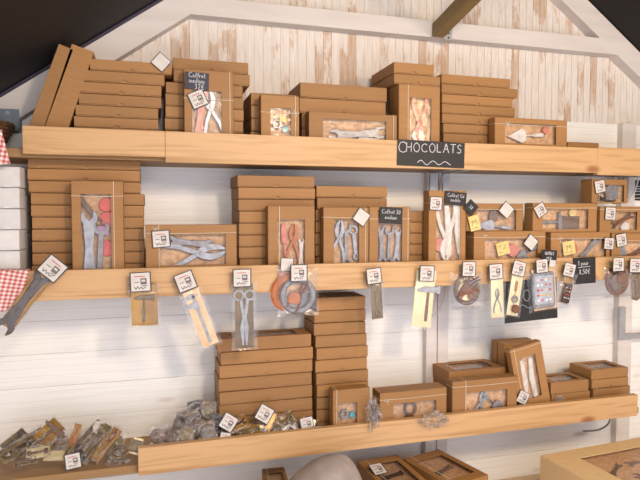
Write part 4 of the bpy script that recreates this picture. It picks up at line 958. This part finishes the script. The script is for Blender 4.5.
heap(216, 424, 22, 14, 10, 20, -.16, 'choc_dark', 'nut', 'choc_gun', 'dark bag between third heap and tilted label', 'grey-brown nut between third heap and tilted label')
heap(200, 426, 20, 16, 40, 30, -.17, None, 'lump', 'choc_rust', 'small brown bag at the centre of third heap', 'brown chocolate lump at centre of third heap')
heap(237, 424, 26, 15, 70, 45, -.19, 'gold_card', 'spanner', 'choc_dark', 'bag with tilted white label below the bottom left stack', 'dark chocolate spanner behind the tilted white label', (228.5, 422.5, 36), .050)
heap(226, 438, 16, 12, 10, 30, -.215, None, None, None, 'flat bag with second small label just above the rail', '', (225, 438, 12), .034)
heap(252, 430, 34, 14, 78, 50, -.20, 'gold_card', 'ring_spanner', 'choc_olive', 'gold bag between the two diamond labels', 'olive ring spanner between the two diamond labels')
heap(267, 422, 24, 14, 30, 30, -.19, 'gold_card', 'wrench', 'choc_steel', 'bag with large diamond label before the stack', 'grey chocolate wrench under the large diamond label', (264.5, 414, 34), .052)
heap(283, 424, 30, 18, 70, 40, -.19, 'olive_card', 'scissors', 'choc_olive', 'olive bag with scissor rings right of large label', 'olive chocolate scissors right of the large label')
heap(290, 432, 20, 18, 85, 30, -.215, None, 'nut', 'choc_steel', 'clear bag with grey nut just behind the rail', 'grey chocolate nut just behind the rail')
heap(308, 427, 18, 15, 20, 25, -.20, 'pale_gold', None, None, 'bag with white label near the upright teal-candy box', '', (307, 424, -8), .045)
heap(319, 432, 12, 11, 0, 20, -.21, None, None, None, 'tiny bag with low white label beside teal-candy box', '', (318, 431.5, 2), .036)
# crumpled clear cellophane
def crumple(px, py, r, Y, sx, sz, label, seed):
    b = MB(); nu, nv = 26, 18
    def fn(u, v):
        th, ph = u*2*PI, v*PI; dx, dy, dz = math.sin(ph)*math.cos(th), math.sin(ph)*math.sin(th), math.cos(ph)
        q = Vector((dx*2.4+seed, dy*2.4, dz*2.4)); k = .75+.45*noise.noise(q)+.3*noise.noise(q*3.1)
        return (dx*r*sx*k, dy*r*.8*k, dz*r*sz*k)
    b.grid(fn, nu, nv); p = at(px, py, Y); o = b.build('crumpled_cellophane', 'crinkle', None, T(*p)); tag(o, label, 'cellophane'); return o
crumple(373, 414, .036, -.262, .8, 1.7, 'clear crumpled cellophane beside the upright teal-candy box', 3.3)
crumple(434, 420, .040, -.262, 1.5, .8, 'clear crumpled cellophane on the rail, right of round chocolates', 8.1)
crumple(560, 400, .018, -.215, 1.2, 1.1, 'clear cellophane scrap in front of the low right pair', 5.1)
crumple(118, 462, .030, -.205, 1.3, .9, 'clear cellophane scrap on bare board left of rail end', 9.7)

# ---------------------------------------------------------------- LEFT EDGE: cloths, basket, metal box
def cloth(pts_top, pts_bot, Y, label, seed, over=.03):
    """sheet hanging in front of a rail; top edge folds back over it"""
    b = MB(); nu, nv = 22, 20; a0, a1 = at(*pts_top[0], Y), at(*pts_top[1], Y); c0, c1 = at(*pts_bot[0], Y), at(*pts_bot[1], Y)
    uv = []; L = abs(a0.z-c0.z)
    for v in range(nv+1):
        for u in range(nu+1):
            U, V = u/nu, v/nv; t_, bt = a0.lerp(a1, U), c0.lerp(c1, U); p = t_.lerp(bt, max(0, (V-.15)/.85))
            fold = .004*math.sin(U*17+seed+V*1.2)*V+.002*noise.noise(Vector((U*4, V*4, seed)))
            y = p.y-.0005-abs(.0)+fold-.004*V
            if V < .15: y = p.y+(.15-V)/.15*over
            b.v.append((p.x, min(y, p.y+.03), p.z+(.001 if V < .15 else 0))); uv.append((p.x+.06*V*L*4, V*(L+.02)-.25*(p.x-a0.x)))
    b.f = [(v*(nu+1)+u, v*(nu+1)+u+1, (v+1)*(nu+1)+u+1, (v+1)*(nu+1)+u) for v in range(nv) for u in range(nu)]; b.m = [0]*len(b.f); b.uv = uv
    o = b.build('gingham_cloth', 'gingham', None, None, smooth=True); m = o.modifiers.new('thick', 'SOLIDIFY'); m.thickness = .0012
    tag(o, label, 'cloth', 'red gingham cloths at the left edge'); return o
cloth([(-40, 270.5), (29.5, 270.5)], [(-44, 322), (21, 307)], -.2575, 'red and white gingham cloth draped over the middle shelf', 1.3)
cloth([(-40, 133), (1.5, 130)], [(-40, 168), (11, 164)], -.2575, 'red and white gingham cloth hanging from the basket, top left', 4.1)
b = MB(); Rb = .105
rings = [(0, .0), (.55, .0), (.72, .012), (.86, .035), (.97, .06), (1.0, .072), (.95, .078), (.90, .070), (.8, .035), (.6, .012), (0, .010)]
n = 40; V = []; F = []
for r, z in rings:
    for k in range(n):
        wv = 1+.012*math.sin(k*PI); V.append((Rb*r*wv*math.cos(2*PI*k/n), Rb*r*wv*math.sin(2*PI*k/n), z))
for j in range(len(rings)-1):
    for k in range(n): F.append((j*n+k, j*n+(k+1) % n, (j+1)*n+(k+1) % n, (j+1)*n+k))
pb = at(17, 140, -.12); rt = empty('wicker_basket', T(pb.x-.115, -.118, ZT+.0003)); tag(rt, 'dark brown wicker basket at the left end of top shelf', 'basket')
MB().add(V, F).build('bowl', 'wicker', rt, smooth=True)
b = MB()
for ph in range(2):
    b.tube([(Rb*1.0*math.cos(a*PI/30), Rb*1.0*math.sin(a*PI/30), .075+.004*math.sin(a*1.3+ph*PI)) for a in range(61)], .0045, 6, cap=False)
for k in range(6): b.tube([((Rb*(.73+.045*k))*math.cos(a*PI/30), (Rb*(.73+.045*k))*math.sin(a*PI/30), .012+.010*k) for a in range(61)], .004, 5, cap=False)
b.build('woven_rim', 'wicker', rt, smooth=True)
p0, p1 = at(-30, 110, -.004), at(22, 132, -.004)
rt = empty('junction_box', T((p0.x+p1.x)/2, 0, p1.z)); tag(rt, 'grey metal box on the wall above the basket', 'box'); w = p1.x-p0.x; h = p0.z-p1.z
b = MB(); b.box(-w/2, w/2, -.045, -.0003, 0, h); b.build('housing', 'metal_grey', rt, bevel=.003)
b = MB(); b.box(-w/2-.002, w/2+.002, -.048, -.045, h*.1, h+.002); b.build('cover', 'metal_grey', rt, bevel=.001)
for sx in (.36,):
    b = MB(); b.ring(w*sx-.01, h*.82, .006, .001, -.0495, -.047, 12); b.build('screw', 'zinc', rt)

# ---------------------------------------------------------------- CABLES, BRACKETS, PIPE
def cable(pts, r, mat, label):
    P = [Vector(p) for p in pts]; out = []
    for i in range(len(P)-1):
        p0, p1, p2, p3 = P[max(i-1, 0)], P[i], P[i+1], P[min(i+2, len(P)-1)]
        for k in range(6):
            t = k/6; out.append(.5*((2*p1)+(-p0+p2)*t+(2*p0-5*p1+4*p2-p3)*t*t+(-p0+3*p1-3*p2+p3)*t**3))
    out.append(P[-1]); o = MB().tube(out, r, 8).build('cable', mat, None, smooth=True); tag(o, label, 'cable'); return o
cable([at(443.5, 163, -.034), at(443, 176, -.036), at(440, 190, -.036), at(438, 210, -.036), at(438, 260, -.036)], .003, 'cable', 'white cable running down the stud under the CHOCOLATS board')
cable([at(445, 280, -.06), at(444.5, 296, -.08), at(440, 308, -.07), at(432, 317, -.036)], .003, 'cable', 'white cable loop beside the pale gold card')
cable([at(640, 160, -.06), at(639, 172, -.07), at(636, 188, -.07), at(628, 202, -.05)], .0035, 'cable', 'white cable curving before the slate at right edge')
cable([at(611, 415, -.10), at(608, 424, -.09), at(598, 430, -.05), at(583, 431, -.004)], .0035, 'cable_grey', 'grey cable drooping below the right end of lowest shelf')
p = at(618.5, 307, -.036); q = at(623.5, 339, -.036); r2 = at(680, 337, -.036)
b = MB(); b.box(p.x, q.x, -.046, -.0305, q.z, p.z); b.box(q.x, r2.x, -.046, -.0305, q.z, q.z+.022)
o = b.build('metal_bracket', 'zinc', None, bevel=.001); tag(o, 'grey L-shaped metal bracket on the wall at right', 'bracket')
# tiny dark marks are the nail heads of the wall: hooks by the studs
# ---------------------------------------------------------------- COUNTER THINGS AT THE BOTTOM EDGE
ZC = .5603
def counter_pile(pxc, pyc, ztop, w, d, rz, n, what, mat_t):
    """window box lying on n closed boxes; pxc,pyc = back left corner of its top"""
    c = atz(pxc, pyc, ztop); hb = .045; hc = (ztop-hb-ZC)/n
    Rm = Matrix.Rotation(R(rz), 4, 'Z')
    front_left = c-(Rm @ Vector((0, d, 0))); fm = front_left+(Rm @ Vector((w/2, 0, 0)))
    M = T(fm.x, fm.y, ztop) @ RZ(rz) @ RX(-90)
    rt = window_box(w, d, hb, M, f'kraft window box lying {what}, bottom picture edge', (.13, .13, .16, .16), seed=int(pxc), strings=(('v', .2),))
    put_tool('open_wrench', w*.6, M @ T(0, .0115, d/2) @ RY(75), mat_t, f'dark chocolate wrench in the box {what}')
    cc = fm+(Rm @ Vector((0, d/2, 0)))
    for k in range(n): closed_box(w, hc-.0006, d, T(cc.x, cc.y, ztop-hb-(k+1)*hc+.0002) @ RZ(rz), f'kraft box {ORD[k+1]} in pile {what}', 'kraft boxes piled on the counter')
    return rt, M
rt, M = counter_pile(357, 461, .765, .155, .24, 3, 4, 'right behind the grey felt mound', 'choc_dark')
o = tag_mesh(.05).build('label_tag', TAGM, rt, M.inverted() @ (T(*atz(378, 469, .775)) @ RZ(10) @ RX(-70)))
counter_pile(403, 459, .762, .165, .24, 14, 4, 'right of the two below the rail', 'choc_rust')
counter_pile(262, 469, .755, .075, .2, -5, 4, 'left of the grey felt mound', 'choc_dark')
# large display carton at the lower right corner
ztop = .80; c = atz(540.5, 455.5, ztop); ex = (atz(640, 437.5, ztop)-c).normalized(); ey = (atz(598, 480, ztop)-c).normalized()
rz = math.degrees(math.atan2(ex.y, ex.x)); wD, dD, hD = .52, .42, ztop-ZC
Rm = Matrix.Rotation(R(rz), 4, 'Z'); fl = c-(Rm @ Vector((0, dD, 0))); fm = fl+(Rm @ Vector((wD/2, 0, 0)))
M = T(fm.x, fm.y, ztop) @ RZ(rz) @ RX(-90)
plain('pale_kraft', (.74, .53, .28), (.70, .49, .25), rough=.6)
rt = window_box(wD, dD, hD, M, 'large pale display carton with windowed top, lower right corner', (.21, .12, .12, .15), group='display carton', mat='pale_kraft', seed=91)
for k, (u, v, Lc, m_, lb) in enumerate([(.35, .66, .12, 'choc_dark', 'dark chocolate wrench at the back of the display carton'), (.6, .7, .14, 'choc_rust', 'rusty chocolate wrench right in the display carton'), (.5, .45, .15, 'choc_milk', 'milk chocolate wrench in the middle of the display carton')]):
    put_tool('open_wrench', Lc, M @ T((u-.5)*wD, .02, v*dD) @ RY(60+30*k), m_, lb)
# grey felt mound near the viewer
Ym = -.47; pk = at(334, 465, Ym); lft = at(250, 482, Ym); rgt = at(356, 480, Ym)
b = MB(); nu, nv = 40, 30; zb = ZC; H = pk.z-zb
cx = (lft.x+rgt.x)/2+.005; rad = (rgt.x-lft.x)/2
def fn(u, v):
    th = u*2*PI; s_ = math.sin(v*PI/2); hgt = math.cos(v*PI/2)
    rr = rad*.98*(s_**1.0)*(1+.25*v*v); sk = (pk.x-cx+.018)*hgt**.8
    x = cx+sk+rr*math.cos(th); y = Ym+.06+rr*.85*math.sin(th)
    z = zb+H*(hgt**.68)
    kx = .006*noise.noise(Vector((math.cos(th)*2, math.sin(th)*2, v*3)))
    return (x+kx, y+kx, max(zb, z+kx*.6*hgt))
b.grid(fn, nu, nv); o = b.build('felt_cushion', 'felt', None, smooth=True, sub=1); tag(o, 'rounded grey-brown felt mound at the bottom edge, centre', 'cushion')
